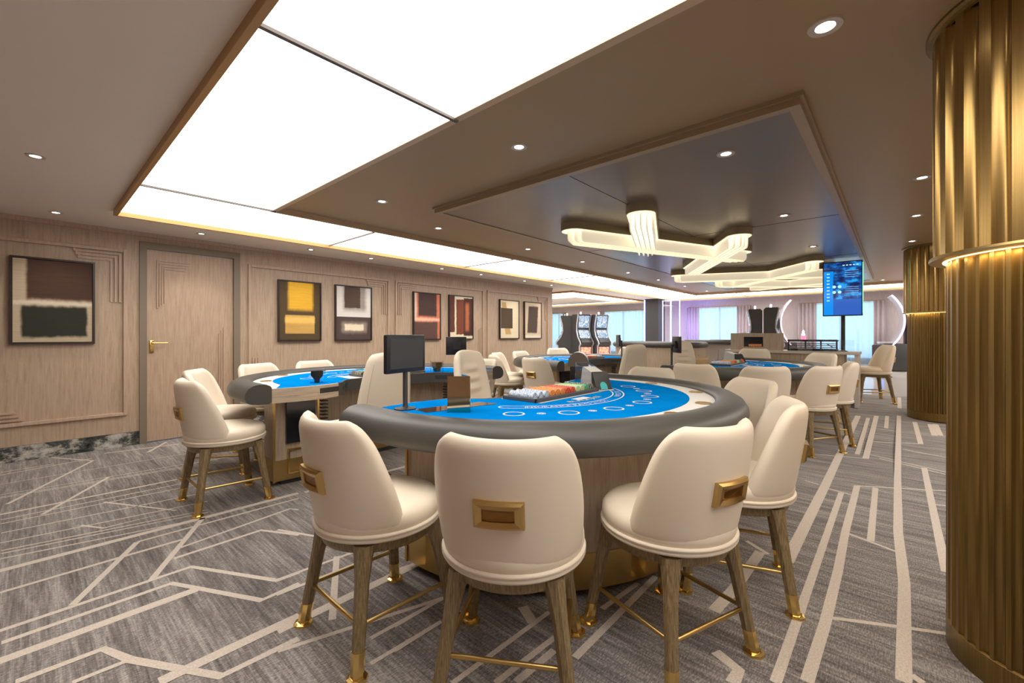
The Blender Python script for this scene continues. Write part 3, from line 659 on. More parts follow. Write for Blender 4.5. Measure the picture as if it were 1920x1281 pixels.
    for dg in (36, 72, 108, 144):
        bm = BM(); t = math.radians(dg); bx(bm, -.006, .006, -.003, .003, .2, .735, rot=Matrix.Translation((1.081*math.cos(t), .28+.991*math.sin(t), 0)) @ Matrix.Rotation(t, 4, 'Z'))
        obj('brass_edging', bm, M['brass_satin'], e)
    bm = BM(); bx(bm, -1.0, -.77, .176, .199, .33, .70); obj('smoked_panel', bm, M['glass_black'], e)
    bm = BM(); bx(bm, .77, 1.0, .176, .199, .33, .70); obj('smoked_panel', bm, M['glass_black'], e)
    for s_ in (-1, 1):
        a, b = sorted((.79*s_, .985*s_)); bm = BM()
        for q in ((a, a+.012, .085, .285), (b-.012, b, .085, .285), (a, b, .085, .097), (a, b, .273, .285)): bx(bm, q[0], q[1], .178, .2, q[2], q[3])
        obj('access_door', bm, M['brass'], e)
    bm = BM(); [bx(bm, .652, .70, .20, .26, z0, z0+.008) for z0 in (.42,.45,.48,.51,.54,.57,.60,.63)]; [bx(bm, -.70, -.652, .20, .26, z0, z0+.008) for z0 in (.42,.45,.48,.51,.54,.57,.60,.63)]
    obj('vent_slats', bm, M['black'], e)
    return e
T = {1: (2.39, 2.10, PI), 2: (2.37, 3.45, 0), 3: (6.17, 3.47, 0), 4: (6.34, 2.10, PI)}
TLAB = {1: 'front blue-felt blackjack table with grey padded rail, nearest the viewer', 2: 'blue-felt blackjack table by the oak wall, its pale dealer edge facing the viewer',
        3: 'blue-felt table far back beside the end of the oak wall', 4: 'blue-felt table behind the front one, toward the bronze columns'}
t0 = make_table()
for k_ in (1, 2, 3, 4):
    o = t0 if k_ == 1 else copy_tree(t0)
    x, y, r = T[k_]; o.location = (x, y, 0); o.rotation_euler.z = r; tag(o, TLAB[k_], 'gaming table', 'blue-felt blackjack tables')
def tw(k_, x, y):
    X, Y, r = T[k_]; return (X+x*math.cos(r)-y*math.sin(r), Y+x*math.sin(r)+y*math.cos(r))

# chip trays and rolls of chips
def make_tray():
    bm = BM(); w_, h = .36, .13
    for a in ((-w_, w_, -h, -h+.018), (-w_, w_, h-.018, h), (-w_, -w_+.02, -h, h), (w_-.02, w_, -h, h)): bx(bm, a[0], a[1], a[2], a[3], 0, .022, .003)
    bx(bm, -w_+.01, w_-.01, -h+.01, h-.01, 0, .004)
    for i in range(13): x = -w_+.028+i*(2*w_-.05)/12; bx(bm, x-.003, x+.003, -h+.015, h-.015, .003, .016)
    return obj('chip_tray', bm, M['tray'])
tr0 = make_tray(); CH = {}
def make_roll(col):
    bm = BM(); n = 22; r = .0235
    a = [bm.verts.new((r*math.cos(2*PI*i/n), -.095, r*math.sin(2*PI*i/n))) for i in range(n)]; b = [bm.verts.new((r*math.cos(2*PI*i/n), .095, r*math.sin(2*PI*i/n))) for i in range(n)]
    for i in range(n): bm.faces.new((a[i], b[i], b[(i+1)%n], a[(i+1)%n]))
    for q, s_, yy in ((a, -1, -.095), (b, 1, .095)):     # chip face with a raised rim and hub
        c = [bm.verts.new((.7*v.co.x, yy-.001*s_, .7*v.co.z)) for v in q]
        for i in range(n): bm.faces.new((q[i], q[(i+1)%n], c[(i+1)%n], c[i]))
        bm.faces.new(c)
    return obj('casino_chip_roll', bm, M['chip_'+col], smooth=.6)
seq = ['white', 'white', 'white', 'orange', 'orange', 'orange', 'red', 'red', 'lime', 'lime', 'green', 'black']
ordn = ['first', 'second', 'third', 'fourth', 'fifth', 'sixth', 'seventh', 'eighth', 'ninth', 'tenth', 'eleventh', 'twelfth']
tn = {1: 'the front table', 2: 'the table by the oak wall', 3: 'the far back table', 4: 'the table toward the columns'}
for k_ in (1, 2, 3, 4):
    o = tr0 if k_ == 1 else tr0.copy()
    if k_ != 1: C.objects.link(o)
    x, y = tw(k_, .07, .405); o.location = (x, y, .8025); o.rotation_euler.z = T[k_][2]; tag(o, 'dark grey chip tray full of chips set into ' + tn[k_], 'chip tray', 'chip trays')
    for i, col in enumerate(seq):
        if col not in CH: CH[col] = r_ = make_roll(col)
        else: r_ = CH[col].copy(); C.objects.link(r_)
        x, y = tw(k_, .07+.36-.028-.0293-i*.0583, .405-.012); r_.location = (x, y, .8305); r_.rotation_euler.z = T[k_][2]
        tag(r_, '%s chip roll, %s from the left in tray of %s' % (col, ordn[i] if k_ in (1,4) else ordn[11-i], tn[k_]), 'casino chips', 'rolls of chips in the trays')

# ------------------------------------------------------------------ player chairs
def make_chair():
    e = empty('gaming_chair')
    bm = BM(); lathe(bm, [(0,.463), (.235,.463), (.247,.470), (.252,.49), (.25,.515), (.235,.535), (.20,.546), (.10,.551), (0,.552)], 48); obj('seat', bm, M['cream'], e, smooth=3.2)
    bm = BM(); lathe(bm, [(0,.435), (.235,.435), (.252,.441), (.257,.449), (.252,.456), (.258,.462), (.255,.469), (.24,.472), (0,.472)], 56); obj('seat_welt', bm, M['cream'], e, smooth=3.2)
    bm = BM(); lathe(bm, [(.17,.395), (.222,.395), (.228,.41), (.23,.436), (.17,.436), (.17,.395)], 40); obj('seat_frame', bm, M['leg_wood'], e, smooth=.7)
    # wrap-around back
    bm = BM(); NU, NV = 25, 17; Z0, Z1 = .468, .900
    def P(u, v, side):
        s_ = max(0, (v-.70)/.30); A = math.radians(88-36*v**1.15)*(1-.30*(1-math.sqrt(max(0, 1-s_**2.3))))
        R = .250+.012*math.sin(PI*v*.8)+.035*v; cx = .0+.012*v
        a = PI+u*A; th = .070*(1-.18*v)
        e_ = min(1, (1-abs(u))*9); e2 = min(1, (1-v)*7); e3 = min(1, v*9+.35)
        hh = th/2*math.sqrt(max(0, 1-(1-e_)**2))*math.sqrt(max(0, 1-(1-e2)**2))*math.sqrt(max(0, 1-(1-e3)**2))
        rm = R-th/2; r = rm+side*hh
        sq = 1+.03*math.cos(2*u*A)      # slightly flattened rear
        z = Z0+(Z1-Z0)*v+(.006*u*u-.002)*v
        lean = .035*v
        return (cx+r*math.cos(a)/sq-lean, r*math.sin(a), z)
    go = [[bm.verts.new(P(-1+2*i/(NU-1), j/(NV-1), 1)) for i in range(NU)] for j in range(NV)]
    gi = [[go[j][i] if (i in (0, NU-1) or j == NV-1) else bm.verts.new(P(-1+2*i/(NU-1), j/(NV-1), -1)) for i in range(NU)] for j in range(NV)]
    for j in range(NV-1):
        for i in range(NU-1):
            for G in (go, gi):
                vs = [G[j][i], G[j][i+1], G[j+1][i+1], G[j+1][i]]
                if G is gi and all(a is b for a, b in zip(vs, [go[j][i], go[j][i+1], go[j+1][i+1], go[j+1][i]])): continue
                try: bm.faces.new(vs)
                except ValueError: pass
    for i in range(NU-1):
        vs = [go[0][i], go[0][i+1], gi[0][i+1], gi[0][i]]; vs = [v for n_, v in enumerate(vs) if v not in vs[:n_]]
        if len(vs) > 2:
            try: bm.faces.new(vs)
            except ValueError: pass
    obj('backrest', bm, M['cream'], e, smooth=3.2, mods=[dict(t='SUBSURF', levels=1, render_levels=1)])
    # brass grab handle set in the back
    def back_x(y, z):
        v = (z-Z0)/(Z1-Z0); R = .250+.012*math.sin(PI*v*.8)+.035*v; A = math.radians(88-36*v**1.15); a = PI-math.asin(y/R); u = (a-PI)/A
        return P(u, v, 1)[0]
    def loop(hw, hh, off, n=6, zc=.664, bow=.0):
        pts = []
        for sx, sz in ((1,-1), (1,1), (-1,1), (-1,-1)):
            pass
        ys = [-hw+2*hw*i/n for i in range(n+1)]
        L_ = [(y, zc-hh+bow*(y/hw)**2) for y in ys]+[(hw*(1.0), zc-hh*.5), (hw, zc), (hw, zc+hh*.5)]+[(y, zc+hh) for y in ys[::-1]]+[(-hw, zc+hh*.5), (-hw, zc), (-hw, zc-hh*.5)]
        return [bm.verts.new((back_x(y, z)-off, y, z)) for y, z in L_]
    bm = BM(); r0 = loop(.079, .0435, -.008); r1 = loop(.078, .0425, .013); r2 = loop(.069, .034, .020); r3 = loop(.050, .019, .013); r4 = loop(.049, .018, .004)
    for a, b in ((r0, r1), (r1, r2), (r2, r3), (r3, r4)):
        n = len(a)
        for i in range(n): bm.faces.new((a[i], a[(i+1)%n], b[(i+1)%n], b[i]))
    h = obj('handle', bm, M['brass_satin'], e, smooth=.5)
    bm = BM(); q = loop(.0495, .0185, .0075); bm.faces.new(q); c_ = loop(.0495, .0185, .004); bm.faces.new(c_)
    for i in range(len(q)): bm.faces.new((q[i], q[(i+1)%len(q)], c_[(i+1)%len(q)], c_[i]))
    obj('handle_pocket', bm, M['brass_dark'], h)
    for sx in (-1, 1):
        for sy in (-1, 1):
            a = Vector((.158*sx, .158*sy, .43)); b = Vector((.219*sx, .219*sy, .0))
            bm = BM(); secs = []
            ca, sa = math.cos(PI/4), math.sin(PI/4)
            for t, wv in ((0, .038), (.12, .031), (.3, .0245), (.6, .0225), (.80, .0215), (1, .0205)):
                p = a.lerp(b, t); 
                if t < .2: p = p + Vector((-.006*sx, -.006*sy, 0))*(1-t/.2)
                rr = wv; cs = []
                for q in range(8):
                    an = PI/4*q+PI/8; k2 = rr/math.cos(PI/8)*(1.0)
                    cs.append(bm.verts.new((p.x+k2*math.cos(an), p.y+k2*math.sin(an), p.z)))
                secs.append(cs)
            for A_, B_ in zip(secs, secs[1:]):
                for q in range(8): bm.faces.new((A_[q], A_[(q+1)%8], B_[(q+1)%8], B_[q]))
            bm.faces.new(secs[0]); bm.faces.new(secs[-1][::-1])
            lg = obj('leg', bm, M['leg_wood'], e)
            bm = BM(); t1 = .79; p = a.lerp(b, t1); cs = []
            for pp, r_ in ((p, .0232), (a.lerp(b, .97), .0222), (Vector((b.x, b.y, .012)), .026), (Vector((b.x, b.y, .009)), .034), (Vector((b.x, b.y, .0)), .036)):
                cs.append([bm.verts.new((pp.x+r_/math.cos(PI/8)*math.cos(PI/4*q+PI/8), pp.y+r_/math.cos(PI/8)*math.sin(PI/4*q+PI/8), pp.z)) for q in range(8)])
            for A_, B_ in zip(cs, cs[1:]):
                for q in range(8): bm.faces.new((A_[q], A_[(q+1)%8], B_[(q+1)%8], B_[q]))
            bm.faces.new(cs[0]); bm.faces.new(cs[-1][::-1]); obj('brass_ferrule', bm, M['brass'], lg)
    k_ = .196; z = .165
    bm = BM(); tube(bm, [(k_, -k_, z-.01), (-k_+.02, -k_, z), (-k_+.005, -k_+.005, z), (-k_, -k_+.02, z), (-k_, k_-.02, z), (-k_+.005, k_-.005, z), (-k_+.02, k_, z), (k_, k_, z-.01)], .0085, 10)
    obj('stretcher', bm, M['brass_satin'], e, smooth=.8)
    return e
# x, y, facing (degrees), label
CH_POS = [
 (1, .98, 1.62, 0, 'cream gaming chair at the left end of the front table, left of the centre chair'),
 (1, 1.166, 1.03, 32, 'cream leather gaming chair seen squarely from behind, front and centre'),
 (1, 1.69, .682, 70, 'cream gaming chair at the front table just right of the centre chair'),
 (1, 2.32, .595, 107, 'cream leather gaming chair seen edge-on at the right of the front table'),
 (1, 3.20, .87, 143, 'cream gaming chair behind the right curve of the front table rail'),
 (1, 3.70, 1.72, 180, 'cream chair top just showing over the far end of the front table rail'),
 (2, .96, 3.655, 0, 'cream gaming chair at the left end of the oak-wall table, legs in full view'),
 (2, 1.166, 4.50, -32, 'cream gaming chair tucked behind the left-end chair of the oak-wall table'),
 (2, 1.70, 4.90, -70, 'cream chair top over the oak-wall table rail, just right of the door'),
 (2, 2.28, 4.98, -88, 'cream chair top over the oak-wall table rail, below the yellow painting'),
 (2, 3.12, 4.82, -125, 'cream gaming chair beyond the oak-wall table, hidden behind the dealer chair'),
 (2, 3.70, 3.95, 180, 'cream gaming chair at the right end of the oak-wall table, pale seat showing'),
 (3, 4.76, 3.655, 0, 'cream gaming chair with brass handle at the left end of the far back table'),
 (3, 4.95, 4.50, -32, 'cream gaming chair behind the handle chair of the far back table, beside the oak wall'),
 (3, 5.50, 4.98, -70, 'cream chair top at the far rail of the far back table, leftmost there'),
 (3, 6.1, 5.02, -88, 'cream chair top at the far rail of the far back table, below the gold painting'),
 (3, 6.9, 4.86, -122, 'cream chair top at the far rail of the far back table, below the wall end'),
 (3, 7.5, 3.80, 180, 'cream gaming chair wrapped around the right end of the far back table'),
 (4, 4.95, 1.62, 0, 'cream chair back at the left end of the rear right table'),
 (4, 5.02, 1.06, 30, 'cream gaming chair with brass handle low on its back, before the rear right table'),
 (4, 5.41, .70, 60, 'cream gaming chair with handle at the rear right table, legs on the open carpet'),
 (4, 6.07, .60, 100, 'cream gaming chair half hidden behind the four-legged one at the rear right table'),
 (4, 7.13, .88, 143, 'cream chair top at the right end of the rear right table'),
 (4, 7.66, 1.72, 180, 'cream chair top in front of the pale stone counter'),
 (5, 8.93, .30, 112, 'cream gaming chair by itself at the far counter, seen from the side'),
]
ch0 = make_chair(); gl = {1: 'chairs around the front table', 2: 'chairs around the oak-wall table', 3: 'chairs around the far back table', 4: 'chairs around the rear right table', 5: 'chair at the counter'}
for i, (g, x, y, a, lb) in enumerate(CH_POS):
    o = ch0 if i == 0 else copy_tree(ch0)
    o.location = (x, y, fz(x)); o.rotation_euler = (0, math.atan(.05)*-math.cos(math.radians(a)) if x > 6.2 else 0, math.radians(a)); o.rotation_euler.y = 0
    tag(o, lb, 'chair', gl[g])

# ------------------------------------------------------------------ dealer chairs
def make_dealer():
    e = empty('dealer_chair')
    bm = BM(); bx(bm, -.22, .24, -.24, .24, .44, .545, .04, seg=4); obj('seat', bm, M['cream'], e, smooth=.8)
    bm = BM(); NU, NV = 17, 37
    def hw(v): return (.235+.012*math.sin(PI*v))*(1-.27*v**1.5) if v < .86 else (.235+.012*math.sin(PI*v))*(1-.27*v**1.5)*(1-.16*((v-.86)/.14)**2.4)
    def P(u, v, s_):
        y = u*hw(v); z = .47+.615*v-.02*u*u*(v**6); lean = -.235-.10*v
        th = .085*(1-.25*v); e_ = min(1, (1-abs(u))*7); e2 = min(1, (1-v)*8); e3 = min(1, .4+v*8)
        hh = th/2*math.sqrt(1-(1-e_)**2)*math.sqrt(max(0, 1-(1-e2)**2))*math.sqrt(max(0, 1-(1-e3)**2))
        x = lean+s_*hh+.055*u*u
        if s_ > 0 and abs(u) < .55 and .44 < v < .82: x += .030*math.cos(u*PI/1.1)*(.5-.5*math.cos((v-.44)/.38*6*PI))
        return (x, y, z)
    go = [[bm.verts.new(P(-1+2*i/(NU-1), j/(NV-1), 1)) for i in range(NU)] for j in range(NV)]
    gi = [[go[j][i] if (i in (0, NU-1) or j == NV-1) else bm.verts.new(P(-1+2*i/(NU-1), j/(NV-1), -1)) for i in range(NU)] for j in range(NV)]
    for j in range(NV-1):
        for i in range(NU-1):
            for G in (go, gi):
                try: bm.faces.new([G[j][i], G[j][i+1], G[j+1][i+1], G[j+1][i]])
                except ValueError: pass
    for i in range(NU-1):
        vs = [go[0][i], go[0][i+1], gi[0][i+1], gi[0][i]]; vs = [v for n_, v in enumerate(vs) if v not in vs[:n_]]
        if len(vs) > 2: bm.faces.new(vs)
    obj('backrest', bm, M['cream'], e, smooth=3.2, mods=[dict(t='SUBSURF', levels=1, render_levels=1)])
    bm = BM()
    for s_ in (-1, 1): tube(bm, [Vector(P(s_*.80, v/14, -1))+Vector((-.001, 0, 0)) for v in range(1, 13)], .0022, 6)
    tube(bm, [Vector(P(-.8+1.6*i/12, .27+.05*abs(-1+i/6)**2, -1))+Vector((-.001, 0, 0)) for i in range(13)], .0022, 6)
    obj('seam_piping', bm, M['cream_dark'], e)
    bm = BM(); cyl(bm, 0, 0, .08, .44, .03); lathe(bm, [(0,.42), (.1,.42), (.1,.44), (0,.44)], 24)
    for i in range(5): t = 2*PI*i/5; tube(bm, [(0,0,.09), (.26*math.cos(t), .26*math.sin(t), .055)], .02, 8, rads=[.026,.016])
    obj('pedestal', bm, M['black_soft'], e, smooth=.7)
    for i in range(5):
        t = 2*PI*i/5; bm = BM(); c = Vector((.26*math.cos(t), .26*math.sin(t), .028)); d = Vector((-math.sin(t), math.cos(t), 0))*.014; tube(bm, [c-d, c+d], .028, 18); obj('caster', bm, M['black'], e, smooth=.7)
    return e
d0 = make_dealer()
for i, (x, y, a, lb) in enumerate(((1.73, 3.03, 93, 'high-backed cream dealer chair seen from behind, left behind the front monitor'),
                                   (2.40, 2.27, -78, 'high-backed cream dealer chair with ribbed front, behind the front table chip tray'),
                                   (5.42, 2.82, 68, 'high-backed cream dealer chair turned away at the far back table'),
                                   (6.62, 2.25, -122, 'high-backed cream dealer chair with ribbed front at the rear right table'))):
    o = d0 if i == 0 else copy_tree(d0)
    o.location = (x, y, fz(x)); o.rotation_euler.z = math.radians(a); tag(o, lb, 'chair', 'high-backed dealer chairs')

# ------------------------------------------------------------------ things on the tables
def monitor(x, y, z, px, py, face, w_, h, zc, label, post=.013, grp='small monitors on posts'):
    e = empty('table_monitor', (x, y, z)); tag(e, label, 'monitor', grp)
    bm = BM(); lathe(bm, [(0,0), (.058,0), (.058,.006), (.03,.010), (post+.004,.014), (post,.02), (post, zc-z), (0, zc-z)], 28); obj('post', bm, M['black_soft'], e, smooth=.6)
    R = Matrix.Translation((px-x, py-y, zc-z)) @ Matrix.Rotation(math.radians(face), 4, 'Z')
    bm = BM(); bx(bm, -.02, .006, -w_/2, w_/2, -h/2, h/2, .006, rot=R); b_ = obj('screen_housing', bm, M['black'], e, smooth=.6)
    bm = BM(); bx(bm, .0055, .0075, -w_/2+.022, w_/2-.022, -h/2+.022, h/2-.022, rot=R); obj('screen', bm, M['screen_off'], b_)
    bm = BM(); bx(bm, -.045, -.02, -.045, .045, -.045, .045, .004, rot=R); tube(bm, [R @ Vector((-.03,0,0)), Vector((0,0,zc-z-.02))], .012, 8); obj('mount', bm, M['black_soft'], e)
monitor(1.345, 1.965, .802, 1.345, 1.955, -76, .30, .20, 1.10, 'black flat monitor on a post, nearest, at the left of the front table')
monitor(3.30, 3.70, .802, 3.24, 3.74, 62, .235, .205, 1.075, 'black monitor seen from its back at the right end of the oak-wall table')
monitor(6.98, 3.62, .802, 6.93, 3.67, 130, .26, .20, 1.10, 'thin black monitor seen edge-on at the far back table', .011)
monitor(5.24, 2.05, .802, 5.29, 2.0, -50, .26, .20, 1.08, 'thin black monitor seen edge-on on the left of the rear right table', .013)

def folded_sign(x, y, rz, h, w_, label):
    bm = BM(); t = .003
    bx(bm, -w_, 0, 0, t, 0, h); bx(bm, -w_, 0, 0, t, 0, h, rot=Matrix.Rotation(math.radians(-62), 4, 'Z')); o = obj('folded_sign', bm, M['mirror_bronze'])
    o.location = (x, y, .8035); o.rotation_euler.z = math.radians(rz); tag(o, label, 'table sign', 'bronze mirror table signs')
folded_sign(1.50, 1.625, -48, .185, .115, 'folded bronze mirror sign standing on the front table')
folded_sign(5.16, 1.60, -45, .16, .14, 'square gold-toned sign standing on the left of the rear right table')

bm = BM(); pts = [(1.3648,1.9128), (1.3497,1.7840), (1.7995,1.7120), (1.7707,1.8370)]; prism(bm, pts, .8026, .8046); tag(obj('glass_plate', bm, M['inset_glass']), 'dark reflective glass plate lying on the blue felt by the folded sign', 'glass plate')

def shoe(x, y, rz, card, label, s=1.0):
    e = empty('card_shoe', (x, y, .8035), math.radians(rz)); e.scale = (s, s, s); tag(e, label, 'card shoe', 'card dispensing shoes')
    # local: mouth faces +x, box rises toward -x
    bm = BM(); prism_axis(bm, [(.06, .0), (.15, .0), (.15, .004), (.075, .115), (.055, .125)], -.06, .06); obj('front_hood', bm, M['black'], e)
    bm = BM()
    for s_ in (-1, 1): prism_axis(bm, [(-.27, .0), (.07, .0), (.06, .118), (-.25, .175)], s_*.058-.002, s_*.058+.002)
    prism_axis(bm, [(-.275, .0), (-.268, .0), (-.25, .175), (-.257, .175)], -.058, .058); obj('acrylic_body', bm, M['acrylic'], e)
    bm = BM(); prism_axis(bm, [(-.17, .02), (.055, .012), (.055, .112), (-.13, .15)], -.05, .05); obj('card_stack', bm, M['white'], e)
    bm = BM(); n = 14; c = []
    for i in range(n+1): t = PI*i/n; c.append((.026*math.cos(t), .026*math.sin(t)+.02))
    c = [(.026, .0)]+c+[(-.026, .0)]
    # arch lying on the sloped hood face
    d = Vector((.075-.15, 0, .111)).normalized(); nrm = Vector((.111, 0, .075)).normalized(); o_ = Vector((.15, 0, .006))
    a = [bm.verts.new(o_+d*v*1.3+Vector((0, u, 0))+nrm*.0005) for u, v in c]; b = [bm.verts.new(q.co+nrm*.0025) for q in a]
    bm.faces.new(a); bm.faces.new(b[::-1])
    for i in range(len(a)): bm.faces.new((a[i], a[(i+1)%len(a)], b[(i+1)%len(a)], b[i]))
    obj('card_mouth', bm, M[card], e)
    bm = BM(); bx(bm, -.01, .165, -.066, .066, .0, .004); obj('base_plate', bm, M['white'], e)
shoe(2.83, 1.68, -125, 'teal', 'clear card shoe with black hood and teal arch on the front table')
shoe(6.80, 1.74, -122, 'red', 'card shoe with black hood and red mouth on the rear right table')

# discard holders
def discard(x, y, rz, label, dark='black'):
    e = empty('discard_holder', (x, y, .8035), math.radians(rz)); tag(e, label, 'card holder', 'discard card holders')
    bm = BM(); bx(bm, -.05, .05, -.04, -.037, 0, .115); bx(bm, -.05, .05, .037, .04, 0, .115); bx(bm, -.053, -.05, -.04, .04, 0, .115); bx(bm, .05, .053, -.04, .04, 0, .115); obj('acrylic_case', bm, M['acrylic'], e)
    bm = BM(); prism_axis(bm, [(-.018, .002), (.018, .002), (.022, .03), (.046, .06), (.046, .1), (-.046, .1), (-.046, .06), (-.022, .03)], -.034, .034); obj('card_cradle', bm, M[dark], e)
discard(1.60, 3.60, -25, 'clear box with black card cradle on the oak-wall table')
discard(2.95, 3.72, 5, 'small brown holder box at the right of the oak-wall table', 'brass_dark')

# shuffler beside the far back table
e = empty('card_shuffler', (4.93, 3.20, 0), math.radians(-60)); tag(e, 'black card shuffling machine with domed lid and blue display between the tables', 'card machine')
bm = BM(); cyl(bm, 0, 0, 0, .62, .035); bx(bm, -.16, .16, -.12, .12, 0, .02, .005); obj('stand', bm, M['black_soft'], e, smooth=.6)
bm = BM(); bx(bm, -.10, .12, -.11, .11, .60, .80, .01); bx(bm, .12, .20, -.09, .09, .58, .70, .01); obj('body', bm, M['black'], e, smooth=.6)
bm = BM(); prism_axis(bm, [(-.13, .78), (.14, .78)]+[(.005+.135*math.cos(t), .82+.15*math.sin(t)) for t in [PI*i/14 for i in range(15)]], -.12, .12); obj('domed_lid', bm, M['steel'], e, smooth=.6)
bm = BM(); bx(bm, .125, .21, -.075, .075, .785, .80, .002, rot=Matrix.Translation((.125,0,.79)) @ Matrix.Rotation(.5, 4, 'Y') @ Matrix.Translation((-.125,0,-.79))); obj('display', bm, M['slot_screen'], e)

# ------------------------------------------------------------------ craps table and second table at the back
def oval(l, w_, n=48, p=3.2):
    r = []
    for i in range(n):
        t = 2*PI*i/n; c, s_ = math.cos(t), math.sin(t); r.append((l*math.copysign(abs(c)**(2/p), c), w_*math.copysign(abs(s_)**(2/p), s_)))
    return r
e = empty('craps_table', (9.75, 4.12, fz(9.7)), PI/2); tag(e, 'long wood-sided dice table with grey padded rail in the background', 'gaming table')
zb = fz(9.7)
bm = BM(); O = oval(.98, .58); I = oval(.92, .52); n = len(O)
za, zt = .30, .93-zb
a = [bm.verts.new((*p, za)) for p in O]; b = [bm.verts.new((*p, zt)) for p in O]; c = [bm.verts.new((*p, zt)) for p in I]; d = [bm.verts.new((*p, za+.25)) for p in I]
for A_, B_ in ((a, b), (b, c), (c, d)):
    for i in range(n): bm.faces.new((A_[i], A_[(i+1)%n], B_[(i+1)%n], B_[i]))
bm.faces.new(a[::-1]); obj('tub', bm, M['table_wood'], e, smooth=.7)
bm = BM(); poly(bm, oval(.918, .518), za+.252); f_ = [bm.verts.new((p[0]*.995, p[1]*.99, za+.255)) for p in I]; g2 = [bm.verts.new((p[0]*.995, p[1]*.99, zt-.01)) for p in I]
for i in range(n): bm.faces.new((f_[i], f_[(i+1)%n], g2[(i+1)%n], g2[i]))
obj('felt', bm, M['blue_felt'], e)
bm = BM(); tube(bm, [(*p, zt+.05) for p in oval(.985, .585)], .062, 12, closed=True); obj('rail', bm, M['grey_pad'], e, smooth=3.2)
bm = BM(); prism(bm, oval(.85, .45), 0, za); obj('plinth', bm, M['dark_wood'], e, smooth=.7)

e = empty('roulette_table', (11.0, 3.05, fz(11)), PI/2); tag(e, 'table with white layout and dark rail at the back, right of the dice table', 'gaming table')
za = .72
bm = BM(); bx(bm, -.75, .75, -.42, .42, za, za+.04, .01); obj('tabletop', bm, M['white_felt'], e)
bm = BM(); tube(bm, [(.45, -.46, za+.06), (-.55, -.46, za+.06), (-.74, -.40, za+.06), (-.80, -.25, za+.06), (-.80, .25, za+.06), (-.74, .40, za+.06), (-.55, .46, za+.06), (.75, .46, za+.06)], .055, 12); obj('rail', bm, M['grey_pad'], e, smooth=3.2)
bm = BM(); bx(bm, -.5, .5, -.28, .28, 0, za, .02); obj('body', bm, M['stone'], e)

# ------------------------------------------------------------------ stone counter with devices
zc = fz(8.3); e = empty('stone_counter', (8.4, 1.2, zc)); tag(e, 'pale stone-topped counter with wood front below the portrait screen', 'counter')
bm = BM(); bx(bm, -.25, .28, -.80, 1.05, .785-zc*0-.0, .83, .005); obj('countertop', bm, M['stone'], e)
bm = BM(); bx(bm, -.21, .25, -.62, 1.0, 0, .785); obj('body', bm, M['table_wood'], e)
bm = BM(); bx(bm, -.23, .2, -.79, -.74, .0, .785); obj('end_panel', bm, M['stone'], e)
CT = zc+.83
bm = BM(); bx(bm, 8.18, 8.22, 1.37, 2.16, CT, 1.228); o = obj('wood_screen_panel', bm, M['table_wood']); tag(o, 'upright wood veneer panel with small display on the stone counter', 'panel')
bm = BM(); bx(bm, 8.172, 8.18, 1.66, 1.95, 1.0, 1.165); d_ = obj('display', bm, M['glass_black'], o)
bm = BM()
for i in range(9): bx(bm, 8.166, 8.172, 1.68+.022*i, 1.698+.022*i, 1.005, 1.045)
obj('chip_row', bm, [M['chip_orange']], d_)
e = empty('electronic_roulette', (8.40, .93, CT)); tag(e, 'low black glossy gaming machine with chrome rods on the counter', 'gaming machine')
bm = BM(); bx(bm, -.14, .14, -.26, .40, 0, .035, .01); bx(bm, -.14, .14, -.26, .40, .15, .18, .01); obj('case', bm, M['glass_black'], e, smooth=.6)
bm = BM()
for i in range(3): bx(bm, -.12, .12, -.24, .37, .05+.03*i, .058+.03*i, .002)
for y in (-.25, -.05, .15, .38): bx(bm, -.13, -.11, y-.01, y+.01, .03, .16)
obj('shelf', bm, M['black'], e)
bm = BM()
for y in (-.2, .05, .28): tube(bm, [(-.13, y, .06), (-.13, y+.08, .12)], .007, 8)
obj('chrome_rod', bm, M['steel'], e)
e = empty('beacon_lamp', (8.42, 1.13, CT+.18)); tag(e, 'small tiered pink and amber beacon lamp before the window', 'lamp')
bm = BM(); lathe(bm, [(0,0), (.035,0), (.035,.03), (.028,.045), (.040,.05), (.040,.06), (.0,.062)], 20); obj('base', bm, M['lantern_red'], e, smooth=.6)
bm = BM(); lathe(bm, [(0,.062), (.022,.062), (.030,.085), (.022,.10), (.014,.104), (.02,.12), (.014,.14), (.004,.155), (0,.157)], 20); obj('lamp_globe', bm, M['lantern'], e, smooth=.7)
for y, lb in ((.43, 'tall clear glass guard at the right end of the stone counter'), (.62, 'clear glass guard beside the screen post on the stone counter')):
    bm = BM(); bx(bm, 8.16, 8.62, y-.004, y+.004, CT+.001, CT+.34); tag(obj('glass_guard', bm, M['glass']), lb, 'glass guard', 'glass guards on the counter')
bm = BM(); bx(bm, 8.158, 8.166, .46, 1.28, CT+.001, CT+.18); tag(obj('glass_guard', bm, M['glass']), 'long low glass pane along the front of the stone counter', 'glass guard', 'glass guards on the counter')
# portrait display on a post
e = empty('display_post', (8.27, .602, CT)); tag(e, 'tall portrait display with blue screen on a dark post', 'display screen')
bm = BM(); cyl(bm, 0, 0, 0, 1.0, .026); lathe(bm, [(0,0), (.06,0), (.06,.01), (.026,.02)], 24); obj('post', bm, M['black_soft'], e, smooth=.6)
tx, ty, tz = 8.02-8.27, .595-.602, 1.885-CT
bm = BM(); bx(bm, tx, tx+.06, ty-.236, ty+.236, tz-.405, tz+.405, .008); bx(bm, tx+.05, .0, ty-.05, ty+.05, tz-.1, tz+.1); hs = obj('screen_housing', bm, M['black'], e, smooth=.6)
m = mat('portrait_screen_blue', (.01,.01,.02), .1, emit=(0,.2,.6), estr=1.0); k = NT(m); tc = k.n('ShaderNodeTexCoord'); sp = k.n('ShaderNodeSeparateXYZ'); k.l(tc.outputs['Generated'], sp.inputs[0])
